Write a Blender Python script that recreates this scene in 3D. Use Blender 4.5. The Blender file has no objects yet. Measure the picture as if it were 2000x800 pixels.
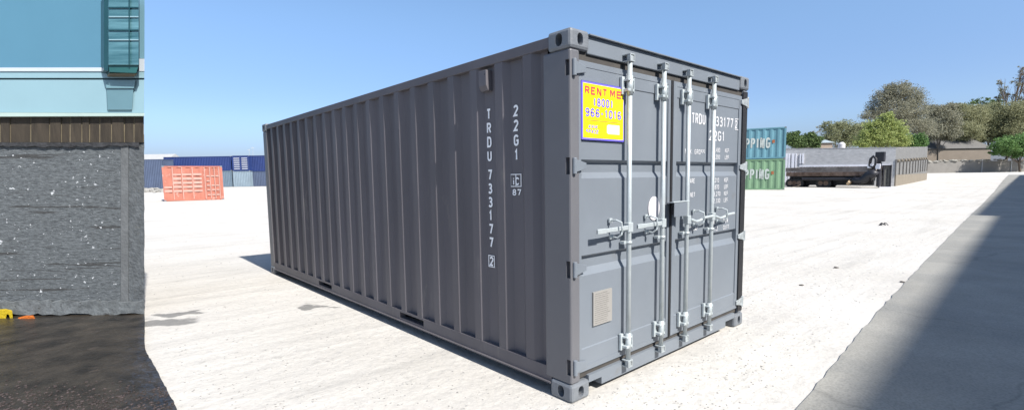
import bpy, bmesh, math, random
import numpy as np
from mathutils import Vector, Matrix
random.seed(7); rng = np.random.default_rng(7)
C = bpy.context.scene
col = C.collection

# ---------------------------------------------------------------- camera
CAM = Vector((-2.53186, -2.23874, 1.5988))
RX = Vector((0.74632, -0.66541, -0.01562)); UP = Vector((0.07381, 0.05942, 0.9955)); FW = Vector((0.66148, 0.74411, -0.09346))
FOC, CX, CY = 962.18, 1000.0, 438.465
cd = bpy.data.cameras.new('camera'); cam = bpy.data.objects.new('camera', cd); col.objects.link(cam)
m = Matrix((RX.normalized(), UP.normalized(), -FW.normalized())).transposed().to_4x4(); m.translation = CAM
cam.matrix_world = m
cd.sensor_width = 36; cd.lens = FOC/2000*36; cd.sensor_fit = 'HORIZONTAL'
cd.shift_y = (CY-400)/2000; cd.shift_x = 0
cd.clip_end = 3000; cd.clip_start = 0.05
C.camera = cam
# ---------------------------------------------------------------- light
w = bpy.data.worlds.new('World'); C.world = w; w.use_nodes = True
nt = w.node_tree; nt.nodes.clear()
sky = nt.nodes.new('ShaderNodeTexSky'); sky.sky_type = 'NISHITA'; sky.sun_disc = False
SUN_EL = math.radians(44.8); SUN_AZ = math.radians(1.6)
sky.sun_elevation = SUN_EL; sky.sun_rotation = math.radians(181.6); sky.air_density = 0.85; sky.dust_density = 1.2; sky.ozone_density = 2.6
bg = nt.nodes.new('ShaderNodeBackground'); bg.inputs[1].default_value = 0.108
out = nt.nodes.new('ShaderNodeOutputWorld')
# clear dry air: the band near the horizon is tuned down a little from the physical model
wtc = nt.nodes.new('ShaderNodeTexCoord'); wsep = nt.nodes.new('ShaderNodeSeparateXYZ'); nt.links.new(wtc.outputs['Generated'], wsep.inputs[0])
wr = nt.nodes.new('ShaderNodeValToRGB'); wr.color_ramp.interpolation = 'EASE'
wr.color_ramp.elements[0].position = 0.0; wr.color_ramp.elements[0].color = (.44, .45, .60, 1)
wr.color_ramp.elements[1].position = .34; wr.color_ramp.elements[1].color = (.92, .99, 1.0, 1)
we = wr.color_ramp.elements.new(.12); we.color = (.70, .74, .84, 1)
wm = nt.nodes.new('ShaderNodeMixRGB'); wm.blend_type = 'MULTIPLY'; wm.inputs[0].default_value = 1
nt.links.new(wsep.outputs[2], wr.inputs[0]); nt.links.new(sky.outputs[0], wm.inputs[1]); nt.links.new(wr.outputs[0], wm.inputs[2])
nt.links.new(wm.outputs[0], bg.inputs[0]); nt.links.new(bg.outputs[0], out.inputs[0])
sd = bpy.data.lights.new('sun', 'SUN'); sd.energy = 4.2; sd.angle = math.radians(0.9); sd.color = (1.0, 0.96, 0.9)
sun = bpy.data.objects.new('sun', sd); col.objects.link(sun)
SD = Vector((math.sin(SUN_AZ)*math.cos(SUN_EL), math.cos(SUN_AZ)*math.cos(SUN_EL), -math.sin(SUN_EL)))
sun.rotation_euler = SD.to_track_quat('-Z', 'Y').to_euler()
C.view_settings.view_transform = 'Standard'; C.view_settings.look = 'None'
C.view_settings.exposure = 1.0; C.view_settings.gamma = 1
C.view_settings.use_curve_mapping = False

# ---------------------------------------------------------------- helpers
FH = Vector((FW.x, FW.y, 0)).normalized()          # horizontal forward
RH = Vector((FH.y, -FH.x, 0))                      # horizontal right
def sstep(a, b, x):
    t = min(1, max(0, (x-a)/(b-a))); return t*t*(3-2*t)
def zg(x, y):                                       # gentle rise of the yard far away
    d = (x-CAM.x)*FH.x + (y-CAM.y)*FH.y
    return 1.55*sstep(25, 170, d)
def ray(px, py): return RX*((px-CX)/FOC) + UP*(-(py-CY)/FOC) + FW
def G(px, py):                                      # ground point seen in that direction
    d = ray(px, py); t = 2.0; pt = 2.0
    while t < 900:
        p = CAM + d*t
        if p.z <= zg(p.x, p.y): break
        pt = t; t *= 1.02
    lo, hi = pt, t
    for i in range(40):
        mid = (lo+hi)/2; p = CAM+d*mid
        if p.z <= zg(p.x, p.y): hi = mid
        else: lo = mid
    p = CAM+d*hi
    return Vector((p.x, p.y, zg(p.x, p.y)))
def at(px, D):                                      # ground point at bearing px and horizontal depth D
    d = ray(px, 345); h = Vector((d.x, d.y, 0)); h /= h.dot(FH)
    p = Vector((CAM.x, CAM.y, 0)) + h*D
    p.z = zg(p.x, p.y); return p
def height_at(p, px, py):                           # height above p whose top is seen at row py
    d = ray(px, py); h = (p.x-CAM.x)*FH.x+(p.y-CAM.y)*FH.y
    t = h/(d.x*FH.x+d.y*FH.y)
    return CAM.z + d.z*t - p.z
def ray_plane(px, py, q, n):
    d = ray(px, py); t = (q-CAM).dot(n)/d.dot(n); return CAM+d*t

def mat(name, c, rough=.7, var=.12, scale=6, bump=0, bscale=40, metal=0, spec=.4, c2=None, detail=6, stretch=None, dirt=None):
    M = bpy.data.materials.new(name); M.use_nodes = True; t = M.node_tree; b = t.nodes['Principled BSDF']
    tc = t.nodes.new('ShaderNodeTexCoord'); src = tc.outputs['Object']
    if stretch:
        mp = t.nodes.new('ShaderNodeMapping'); mp.inputs['Scale'].default_value = stretch
        t.links.new(src, mp.inputs[0]); src = mp.outputs[0]
    n = t.nodes.new('ShaderNodeTexNoise'); n.inputs['Scale'].default_value = scale; n.inputs['Detail'].default_value = detail; n.inputs['Roughness'].default_value = .62
    t.links.new(src, n.inputs['Vector'])
    r = t.nodes.new('ShaderNodeValToRGB'); r.color_ramp.elements[0].position = .3; r.color_ramp.elements[1].position = .72
    a = [x*(1-var) for x in c]; d = [min(1, x*(1+var)) for x in c] if c2 is None else c2
    r.color_ramp.elements[0].color = (*a, 1); r.color_ramp.elements[1].color = (*d, 1)
    t.links.new(n.outputs[0], r.inputs[0]); last = r.outputs[0]
    if dirt:                                        # (colour, scale, threshold)
        n3 = t.nodes.new('ShaderNodeTexNoise'); n3.inputs['Scale'].default_value = dirt[1]; n3.inputs['Detail'].default_value = 8; n3.inputs['Roughness'].default_value = .7
        t.links.new(src, n3.inputs['Vector'])
        r3 = t.nodes.new('ShaderNodeValToRGB'); r3.color_ramp.elements[0].position = dirt[2]; r3.color_ramp.elements[1].position = dirt[2]+(dirt[3] if len(dirt) > 3 else .08)
        t.links.new(n3.outputs[0], r3.inputs[0])
        mx = t.nodes.new('ShaderNodeMixRGB'); t.links.new(r3.outputs[0], mx.inputs[0]); t.links.new(last, mx.inputs[1]); mx.inputs[2].default_value = (*dirt[0], 1); last = mx.outputs[0]
    t.links.new(last, b.inputs['Base Color'])
    b.inputs['Roughness'].default_value = rough; b.inputs['Metallic'].default_value = metal; b.inputs['Specular IOR Level'].default_value = spec
    if bump:
        n2 = t.nodes.new('ShaderNodeTexNoise'); n2.inputs['Scale'].default_value = bscale; n2.inputs['Detail'].default_value = 6
        t.links.new(src, n2.inputs['Vector'])
        bp = t.nodes.new('ShaderNodeBump'); bp.inputs['Strength'].default_value = bump; bp.inputs['Distance'].default_value = .02
        t.links.new(n2.outputs[0], bp.inputs['Height']); t.links.new(bp.outputs[0], b.inputs['Normal'])
    return M
def leafmat(name, dark, light, twig=None):
    M = bpy.data.materials.new(name); M.use_nodes = True; t = M.node_tree; b = t.nodes['Principled BSDF']
    g = t.nodes.new('ShaderNodeNewGeometry'); r = t.nodes.new('ShaderNodeValToRGB')
    r.color_ramp.elements[0].color = (*dark, 1); r.color_ramp.elements[1].color = (*light, 1)
    t.links.new(g.outputs['Random Per Island'], r.inputs[0]); t.links.new(r.outputs[0], b.inputs['Base Color'])
    b.inputs['Roughness'].default_value = .6; b.inputs['Specular IOR Level'].default_value = .25
    tr = t.nodes.new('ShaderNodeBsdfTranslucent'); t.links.new(r.outputs[0], tr.inputs[0])
    mx = t.nodes.new('ShaderNodeMixShader'); mx.inputs[0].default_value = .42
    t.links.new(b.outputs[0], mx.inputs[1]); t.links.new(tr.outputs[0], mx.inputs[2]); t.links.new(mx.outputs[0], t.nodes['Material Output'].inputs[0])
    return M

class MB:
    def __init__(s): s.v = []; s.f = []
    def add(s, vs, fs):
        k = len(s.v); s.v += [Vector(v) for v in vs]; s.f += [[i+k for i in f] for f in fs]; return s
    def prism(s, pts, vec):
        pts = [Vector(p) for p in pts]; vec = Vector(vec); n = len(pts)
        s.add(pts+[p+vec for p in pts], [list(range(n))[::-1], list(range(n, 2*n))]+[[i, (i+1) % n, n+(i+1) % n, n+i] for i in range(n)]); return s
    def box(s, a, b):
        x0, y0, z0 = a; x1, y1, z1 = b
        return s.prism([(x0, y0, z0), (x1, y0, z0), (x1, y1, z0), (x0, y1, z0)], (0, 0, z1-z0))
    def obox(s, o, u, v, wv):
        o, u, v, wv = map(Vector, (o, u, v, wv)); return s.prism([o, o+u, o+u+v, o+v], wv)
    def tube(s, pts, r, n=10, r2=None):
        pts = [Vector(p) for p in pts]; k0 = len(s.v); N = len(pts); prev = None
        for i, p in enumerate(pts):
            t = (pts[min(i+1, N-1)]-pts[max(i-1, 0)]).normalized()
            ref = prev if prev is not None else (Vector((0, 0, 1)) if abs(t.z) < .9 else Vector((1, 0, 0)))
            a = (ref-t*ref.dot(t))
            if a.length < 1e-4: a = Vector((1, 0, 0))-t*t.x
            a.normalize(); prev = a; b = t.cross(a)
            rr = r if r2 is None else r+(r2-r)*i/(N-1)
            for k in range(n):
                q = 2*math.pi*k/n; s.v.append(p+a*math.cos(q)*rr+b*math.sin(q)*rr)
        for i in range(N-1):
            for k in range(n):
                s.f.append([k0+i*n+k, k0+i*n+(k+1) % n, k0+(i+1)*n+(k+1) % n, k0+(i+1)*n+k])
        s.f.append([k0+k for k in range(n)][::-1]); s.f.append([k0+(N-1)*n+k for k in range(n)]); return s
    def lump(s, c, r, seed=0, squash=.6, jit=.25):
        bm = bmesh.new(); bmesh.ops.create_icosphere(bm, subdivisions=2, radius=r); R_ = random.Random(seed)
        for v in bm.verts: v.co *= 1+R_.uniform(-jit, jit); v.co.z *= squash
        for i, v in enumerate(bm.verts): v.index = i
        s.add([Vector(c)+v.co for v in bm.verts], [[v.index for v in f.verts] for f in bm.faces]); bm.free(); return s
    def build(s, name, m, parent=None, bevel=0, smooth=False, origin=None):
        me = bpy.data.meshes.new(name)
        o0 = Vector(origin) if origin is not None else Vector((0, 0, 0))
        me.from_pydata([v-o0 for v in s.v], [], s.f); me.materials.append(m)
        bm = bmesh.new(); bm.from_mesh(me); bmesh.ops.recalc_face_normals(bm, faces=bm.faces); bm.to_mesh(me); bm.free()
        o = bpy.data.objects.new(name, me); col.objects.link(o); o.location = o0
        if parent is not None:
            o.parent = parent; o.location = o0-wloc(parent)
        if bevel:
            b = o.modifiers.new('bevel', 'BEVEL'); b.width = bevel; b.segments = 2; b.limit_method = 'ANGLE'
        if smooth: me.polygons.foreach_set('use_smooth', [True]*len(me.polygons))
        return o
def wloc(o):
    v = Vector(o.location)
    while o.parent: o = o.parent; v += Vector(o.location)
    return v
def tag(o, label=None, cat=None, group=None, kind=None):
    if label: o['label'] = label
    if cat: o['category'] = cat
    if group: o['group'] = group
    if kind: o['kind'] = kind
    return o
def empty(name, loc, label, cat, group=None):
    o = bpy.data.objects.new(name, None); col.objects.link(o); o.location = loc; o.empty_display_size = .2
    return tag(o, label, cat, group)
def _arc(cx, cy, rx, ry, a0, a1, n=6):
    return [(cx+rx*math.cos(math.radians(a0+(a1-a0)*i/n)), cy+ry*math.sin(math.radians(a0+(a1-a0)*i/n))) for i in range(n+1)]
_O = _arc(.5, .75, .5, .25, 0, 180)+_arc(.5, .25, .5, .25, 180, 360)
GL = {
 'A': [[(0, 0), (.42, 1), (.58, 1), (1, 0)], [(.17, .3), (.83, .3)]],
 'B': [[(0, 0), (0, 1), (.6, 1)]+_arc(.62, .77, .33, .23, 80, -80)+[(.1, .54)], [(.6, .54)]+_arc(.62, .27, .38, .27, 70, -80)+[(0, 0)]],
 'C': [_arc(.5, .75, .5, .25, 10, 180)+_arc(.5, .25, .5, .25, 180, 350)],
 'D': [[(0, 0), (0, 1), (.5, 1)]+_arc(.5, .72, .5, .28, 80, 0)+_arc(.5, .28, .5, .28, 0, -80)+[(0, 0)]],
 'E': [[(1, 1), (0, 1), (0, 0), (1, 0)], [(.1, .52), (.85, .52)]],
 'F': [[(1, 1), (0, 1), (0, 0)], [(.1, .5), (.85, .5)]],
 'G': [_arc(.5, .75, .5, .25, 15, 180)+_arc(.5, .25, .5, .25, 180, 350)+[(1, .47), (.55, .47)]],
 'H': [[(0, 0), (0, 1)], [(1, 0), (1, 1)], [(.1, .52), (.9, .52)]],
 'I': [[(.5, 0), (.5, 1)]],
 'i': [[(.5, 0), (.5, .68)], [(.5, .86), (.5, 1)]],
 'K': [[(0, 0), (0, 1)], [(.95, 1), (.1, .42)], [(.33, .58), (1, 0)]],
 'L': [[(0, 1), (0, 0), (1, 0)]],
 'M': [[(0, 0), (0, 1), (.16, 1), (.5, .3), (.84, 1), (1, 1), (1, 0)]],
 'N': [[(0, 0), (0, 1), (.12, 1), (.88, 0), (1, 0), (1, 1)]],
 'O': [_O+[_O[0]]],
 'P': [[(0, 0), (0, 1), (.55, 1)]+_arc(.55, .74, .45, .26, 80, -80)+[(.1, .47)]],
 'R': [[(0, 0), (0, 1), (.55, 1)]+_arc(.55, .75, .45, .25, 80, -80)+[(.1, .5)], [(.5, .5), (1, 0)]],
 'S': [_arc(.5, .76, .5, .24, 20, 250)+[(.6, .48)]+_arc(.5, .26, .5, .26, 70, -6)],
 'T': [[(0, 1), (1, 1)], [(.5, .9), (.5, 0)]],
 'U': [[(0, 1), (0, .3)]+_arc(.5, .27, .5, .27, 190, 350)+[(1, 1)]],
 'W': [[(0, 1), (.25, 0), (.5, .8), (.75, 0), (1, 1)]],
 'X': [[(0, 0), (1, 1)], [(0, 1), (1, 0)]],
 '0': [_O+[_O[0]]],
 '1': [[(.15, .78), (.55, 1), (.55, 0)]],
 '2': [_arc(.5, .74, .5, .26, 165, -20)+[(0, .0), (1, 0)]],
 '3': [_arc(.48, .77, .46, .23, 150, -80)+[(.3, .54)], [(.45, .54)]+_arc(.48, .27, .52, .27, 70, -150)],
 '4': [[(.75, 0), (.75, 1), (0, .3), (1, .3)]],
 '5': [[(.92, 1), (.1, 1), (.05, .55)]+_arc(.48, .31, .5, .31, 110, -150)],
 '6': [_arc(.5, .75, .5, .25, 25, 180)+_arc(.5, .27, .5, .27, 180, 530, 14)],
 '7': [[(0, 1), (1, 1), (.38, 0)]],
 '8': [_arc(.5, .77, .44, .23, -90, 270, 14), _arc(.5, .27, .5, .27, 90, 450, 14)],
 '9': [_arc(.5, .25, .5, .25, 205, 360)+_arc(.5, .73, .5, .27, 0, 350, 14)],
 '(': [_arc(.95, .5, .55, .62, 125, 235)], ')': [_arc(.05, .5, .55, .62, 55, -55)],
 '-': [[(.1, .45), (.9, .45)]], '.': [[(.35, .04), (.65, .04)]], ',': [[(.55, .08), (.35, -.12)]]}
NARROW = {'I': .3, 'i': .3, '.': .3, ',': .3, '(': .85, ')': .85, '-': .7, '1': .8}
def text(name, items, m, parent, ex=.0012, bold=.14):
    """items: (string, origin, u, v, height, xscale, align, shear); every string becomes one thin raised mesh of strokes"""
    for (st, org, u, v, h, xs, al, sh) in items:
        u = Vector(u).normalized(); v = Vector(v).normalized(); n = u.cross(v); org = Vector(org)
        if xs < 0:
            K = sum(.55 if c == ' ' else NARROW.get(c, 1) for c in st); xs = max(.004, (-xs-(len(st)-1)*bold*h*1.05)/(K+.34*(len(st)-1)))/(h*.62)
        cw = h*.62*xs; gap = h*.62*xs*.34+bold*h*1.05; sw = bold*h
        adv = []; x = 0
        for c in st:
            wd = cw*(.55 if c == ' ' else NARROW.get(c, 1)); adv.append((x, wd)); x += wd+gap
        tot = x-gap; off = {'LEFT': 0, 'CENTER': -tot/2, 'RIGHT': -tot}[al]
        V = []; F = []; lay = 0
        for c, (x0, wd) in zip(st, adv):
            for pl in GL.get(c, []):
                pts = [(x0+px*wd, sw/2+py*(h-sw)) for px, py in pl]; q = [pts[0]]
                for p_ in pts[1:]:
                    if math.hypot(p_[0]-q[-1][0], p_[1]-q[-1][1]) > h*.015: q.append(p_)
                closed = len(q) > 3 and math.hypot(q[0][0]-q[-1][0], q[0][1]-q[-1][1]) < h*.03
                k = len(V); N = len(q)
                for i in range(N):
                    a = q[i-1] if i else (q[-2] if closed else q[0]); b_ = q[i+1] if i < N-1 else (q[1] if closed else q[-1]); p_ = q[i]
                    d1 = Vector((p_[0]-a[0], p_[1]-a[1])); d2 = Vector((b_[0]-p_[0], b_[1]-p_[1]))
                    if d1.length < 1e-9: d1 = d2
                    if d2.length < 1e-9: d2 = d1
                    d1.normalize(); d2.normalize(); t_ = (d1+d2)
                    t_ = t_.normalized() if t_.length > .2 else d1
                    nn = Vector((-t_.y, t_.x)); co = max(.45, nn.dot(Vector((-d1.y, d1.x)))); r = sw/2/co
                    for sg in (-1, 1):
                        X = p_[0]+nn.x*r*sg; Y = p_[1]+nn.y*r*sg
                        V.append(org+u*(X+off+sh*Y)+v*Y+n*(ex+lay*.00018))
                for i in range(N-1): F.append([k+2*i, k+2*i+2, k+2*i+3, k+2*i+1])
                lay = (lay+1) % 3
        me = bpy.data.meshes.new(name); o0 = wloc(parent)
        me.from_pydata([q-o0 for q in V], [], F); me.materials.append(m)
        o = bpy.data.objects.new(name, me); col.objects.link(o); o.parent = parent

# ---------------------------------------------------------------- materials
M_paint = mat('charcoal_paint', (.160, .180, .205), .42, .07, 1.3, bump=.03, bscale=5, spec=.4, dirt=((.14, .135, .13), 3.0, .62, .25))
M_paint_shade = mat('charcoal_side_shade', (.106, .099, .108), .5, .14, 1.6, bump=.12, bscale=2.2, spec=.3, stretch=(1, 1, .22), dirt=((.22, .20, .18), 6.0, .60, .25))  # same paint as the doors, with the side's shade put into the colour
M_post_shade = mat('post_paint_shade', (.122, .122, .132), .45, .08, 1.3, bump=.03, bscale=5, spec=.4, dirt=((.17, .165, .16), 4.0, .62, .25))  # left posts: charcoal paint darkened in colour to match the shaded side
M_cast = mat('casting_steel', (.15, .162, .178), .5, .15, 9, bump=.15, bscale=60, dirt=((.2, .11, .06), 14, .66, .1))
M_galv = mat('galvanised_steel', (.44, .48, .49), .38, .1, 14, metal=.25, bump=.05, bscale=60)
M_gask = mat('dusty_rubber_gasket', (.06, .055, .05), .8, .2, 8)
M_keep = mat('dull_galvanised_keeper', (.34, .37, .38), .45, .3, 20, metal=.2, dirt=((.12, .11, .10), 30, .58, .1))
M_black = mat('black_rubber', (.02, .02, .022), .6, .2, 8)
M_dark = mat('dark_gap', (.03, .03, .035), .8, .2, 8)
M_white = mat('white_lettering', (.62, .62, .64), .6, .12, 30, dirt=((.3, .3, .3), 40, .62, .1))
M_bright = mat('brightened_white_lettering', (.88, .88, .88), .6, .04, 30)  # side lettering: white raised in colour to make up for the shade there
M_yellow = mat('yellow_sign_sheet', (.75, .62, .005), .5, .02, 3)
M_blue = mat('blue_print', (.16, .13, .75), .5, .05, 5)
M_red = mat('red_print', (.85, .06, .07), .5, .05, 5)
M_plate = mat('data_plate_metal', (.34, .325, .30), .5, .2, 60, metal=.0, c2=(.26, .25, .235))
M_rowgrey = mat('engraved_grey', (.17, .16, .15), .6, .5, 90)
M_gridwhite = mat('white_sticker', (.6, .58, .6), .5, .04, 30)

# ---------------------------------------------------------------- ground
def ground():
    M = bpy.data.materials.new('pale_crushed_limestone'); M.use_nodes = True; t = M.node_tree; b = t.nodes['Principled BSDF']; N = t.nodes.new; Lk = t.links.new
    tc = N('ShaderNodeTexCoord'); P = tc.outputs['Object']
    def noise(sc, det=8, ro=.6, vec=P, dist=0):
        n = N('ShaderNodeTexNoise'); n.inputs['Scale'].default_value = sc; n.inputs['Detail'].default_value = det; n.inputs['Roughness'].default_value = ro; n.inputs['Distortion'].default_value = dist; Lk(vec, n.inputs['Vector']); return n.outputs[0]
    def ramp(v, a, c, b_, d):
        r = N('ShaderNodeValToRGB'); r.color_ramp.elements[0].position = a; r.color_ramp.elements[0].color = (*c, 1); r.color_ramp.elements[1].position = b_; r.color_ramp.elements[1].color = (*d, 1); Lk(v, r.inputs[0]); return r.outputs[0]
    def mix(f, a, b_, mode='MIX'):
        x = N('ShaderNodeMixRGB'); x.blend_type = mode
        for i, q in ((0, f), (1, a), (2, b_)):
            if isinstance(q, (tuple, float, int)): x.inputs[i].default_value = q if i == 0 else (*q, 1)
            else: Lk(q, x.inputs[i])
        return x.outputs[0]
    base = ramp(noise(.35), .3, (.425, .405, .372), .7, (.515, .495, .462))
    fine = ramp(noise(16, 9, .75), .30, (.87,)*3, .54, (1.04,)*3)
    c = mix(1.0, base, fine, 'MULTIPLY')
    spk = ramp(noise(7, 6, .7), .60, (0,)*3, .68, (.7,)*3)
    spk2 = ramp(noise(1.1, 3, .6), .45, (0,)*3, .62, (1,)*3)
    sp = mix(1.0, spk, spk2, 'MULTIPLY')
    c = mix(sp, c, (.22, .215, .20))
    # tyre tracks: stretched noise running across the yard
    mp = N('ShaderNodeMapping'); mp.inputs['Rotation'].default_value = (0, 0, math.radians(-24)); mp.inputs['Scale'].default_value = (.18, 2.4, 1); Lk(P, mp.inputs[0])
    tr = ramp(noise(1.0, 5, .6, mp.outputs[0], .4), .52, (1,)*3, .70, (.84,)*3)
    c = mix(.8, c, tr, 'MULTIPLY')
    # damp stains near the dark slab
    def stain(cx, cy, sx, sy, rot):
        m2 = N('ShaderNodeMapping'); m2.vector_type = 'TEXTURE'; m2.inputs['Location'].default_value = (cx, cy, 0); m2.inputs['Rotation'].default_value = (0, 0, rot); m2.inputs['Scale'].default_value = (sx, sy, 50)
        nn = N('ShaderNodeTexNoise'); nn.inputs['Scale'].default_value = 3.0; nn.inputs['Detail'].default_value = 6; Lk(P, nn.inputs['Vector'])
        va = N('ShaderNodeVectorMath'); va.operation = 'MULTIPLY_ADD'; va.inputs[1].default_value = (.55, .55, 0); Lk(nn.outputs['Color'], va.inputs[0]); Lk(P, va.inputs[2])
        Lk(va.outputs[0], m2.inputs[0])
        ln = N('ShaderNodeVectorMath'); ln.operation = 'LENGTH'; Lk(m2.outputs[0], ln.inputs[0])
        return ramp(ln.outputs['Value'], .75, (.85,)*3, 1.1, (0,)*3)
    for (px, py, sx, sy) in ((318, 628, .42, .2), (350, 612, .38, .12), (612, 597, .22, .08), (648, 600, .12, .05)):
        g = G(px, py); c = mix(stain(g.x+.27, g.y+.27, sx, sy, math.radians(-42)), c, (.15, .148, .142))
    Lk(c, b.inputs['Base Color']); b.inputs['Roughness'].default_value = .95; b.inputs['Specular IOR Level'].default_value = .1
    h1 = noise(3.5, 10, .68); h2 = noise(1.0, 4, .5, mp.outputs[0], .4)
    ad = N('ShaderNodeMath'); ad.operation = 'MULTIPLY_ADD'; Lk(h2, ad.inputs[0]); ad.inputs[1].default_value = .8; Lk(h1, ad.inputs[2])
    bp = N('ShaderNodeBump'); bp.inputs['Strength'].default_value = .55; bp.inputs['Distance'].default_value = .06; Lk(ad.outputs[0], bp.inputs['Height']); Lk(bp.outputs[0], b.inputs['Normal'])
    # sheet: rows by forward distance
    ds = [-60, -20, 0, 10, 20, 25]+list(range(30, 175, 5))+[200, 300, 600, 1500]; ls = [-1500, -400, -150, -60, -20, 0, 20, 60, 150, 400, 1500]
    V = []; F = []
    for d in ds:
        for l in ls:
            p = Vector((CAM.x, CAM.y, 0))+FH*d+RH*l; V.append((p.x, p.y, zg(p.x, p.y)))
    n = len(ls)
    for i in range(len(ds)-1):
        for j in range(n-1): F.append([i*n+j, i*n+j+1, (i+1)*n+j+1, (i+1)*n+j])
    q = MB(); q.v = [Vector(v) for v in V]; q.f = F
    tag(q.build('ground', M, smooth=True), kind='structure')
ground()

# pavement with shade on the right
def pave_mat():
    M = mat('smooth_concrete_pavement', (.265, .257, .232), .85, .14, .8, bump=.25, bscale=26, spec=.25, detail=12, dirt=((.20, .20, .19), .6, .46, .3))
    t = M.node_tree; N = t.nodes.new; b_ = t.nodes['Principled BSDF']; src = b_.inputs['Base Color'].links[0].from_socket
    tc = N('ShaderNodeTexCoord'); nz = N('ShaderNodeTexNoise'); nz.inputs['Scale'].default_value = 1.1; nz.inputs['Detail'].default_value = 8
    va = N('ShaderNodeVectorMath'); va.operation = 'MULTIPLY_ADD'; va.inputs[1].default_value = (.9, .9, 0)
    t.links.new(tc.outputs['Object'], nz.inputs['Vector']); t.links.new(nz.outputs['Color'], va.inputs[0]); t.links.new(tc.outputs['Object'], va.inputs[2])
    vo = N('ShaderNodeTexVoronoi'); vo.feature = 'DISTANCE_TO_EDGE'; vo.inputs['Scale'].default_value = .33; t.links.new(va.outputs[0], vo.inputs['Vector'])
    r = N('ShaderNodeValToRGB'); r.color_ramp.elements[0].position = .0; r.color_ramp.elements[0].color = (.82, .82, .82, 1); r.color_ramp.elements[1].position = .008; r.color_ramp.elements[1].color = (1, 1, 1, 1); t.links.new(vo.outputs['Distance'], r.inputs[0])
    n2 = N('ShaderNodeTexNoise'); n2.inputs['Scale'].default_value = 60; n2.inputs['Detail'].default_value = 4; t.links.new(tc.outputs['Object'], n2.inputs['Vector'])
    r2 = N('ShaderNodeValToRGB'); r2.color_ramp.elements[0].position = .3; r2.color_ramp.elements[0].color = (.8, .8, .8, 1); r2.color_ramp.elements[1].position = .6; r2.color_ramp.elements[1].color = (1.05, 1.05, 1.05, 1); t.links.new(n2.outputs[0], r2.inputs[0])
    m1 = N('ShaderNodeMixRGB'); m1.blend_type = 'MULTIPLY'; m1.inputs[0].default_value = 1; t.links.new(src, m1.inputs[1]); t.links.new(r.outputs[0], m1.inputs[2])
    m2 = N('ShaderNodeMixRGB'); m2.blend_type = 'MULTIPLY'; m2.inputs[0].default_value = 1; t.links.new(m1.outputs[0], m2.inputs[1]); t.links.new(r2.outputs[0], m2.inputs[2])
    t.links.new(m2.outputs[0], b_.inputs['Base Color']); return M
M_pave = pave_mat()
edge = [(-30, -2.8), (-10, -1.75), (-2, -1.28), (1.133, -1.10)]
for (xa, ya), (xb, yb) in (((1.133, -1.10), (3.05, -.96)), ((3.05, -.96), (5.55, -.81)), ((5.55, -.81), (8.16, -.67)), ((8.16, -.67), (17.08, -.21)), ((17.08, -.21), (23.44, .10))):
    for i in range(1, 13): f = i/12; edge.append((xa+(xb-xa)*f, ya+(yb-ya)*f+random.uniform(-.012, .012)*(1 if i < 12 else 0)))
edge.append((29.7, .38))
for (px, py) in ((1943, 373), (1955, 357), (1963, 348), (1970, 341)):
    g = G(px, py); edge.append((g.x, g.y))
q = MB(); n = len(edge)
for (x, y) in edge: q.v.append(Vector((x, y, zg(x, y)+.012)))
for (x, y) in edge: q.v.append(Vector((x, y-16-.12*max(x, 0), zg(x, y-16)+.012)))
q.f = [[i, n+i, n+i+1, i+1] for i in range(n-1)]
for (x, y) in edge: q.v.append(Vector((x, y, zg(x, y)-.05)))
q.f += [[i, i+1, 2*n+i+1, 2*n+i] for i in range(n-1)]
tag(q.build('pavement', M_pave), kind='structure')

# warehouse behind the camera whose roof edge throws the shade
M_ware = mat('plaster_wall', (.7, .69, .66), .85, .1, .6, bump=.1, bscale=12)
def ware():
    Hh = 12.0; k = Hh/math.tan(SUN_EL)
    def wall_line(x, off=0): return -1.31+.032*x-k*math.cos(SUN_AZ)+off
    t = empty('warehouse', (10, wall_line(10), 0), 'long plaster warehouse behind the pavement on the right, throwing its shade', 'building')
    b = MB(); b.prism([(-8, wall_line(-8), 0), (21.5, wall_line(21.5), 0), (21.5, wall_line(21.5)-12, 0), (-8, wall_line(-8)-12, 0)], (0, 0, Hh)); b.build('wall', M_ware, t)
    b = MB(); b.prism([(21.5, wall_line(21.5), 0), (130, wall_line(130, 1.0), 0), (130, wall_line(130)-14, 0), (21.5, wall_line(21.5)-12, 0)], (0, 0, Hh+.55)); b.build('tall_bay', M_ware, t)
    for i in range(12):
        x = 0+i*1.7*4
        if x > 20: break
        b = MB(); y = wall_line(x); b.box((x, y+.0, .01), (x+3, y+.12, 3.6)); b.build('roller_door', M_plate, t)
ware()

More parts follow.
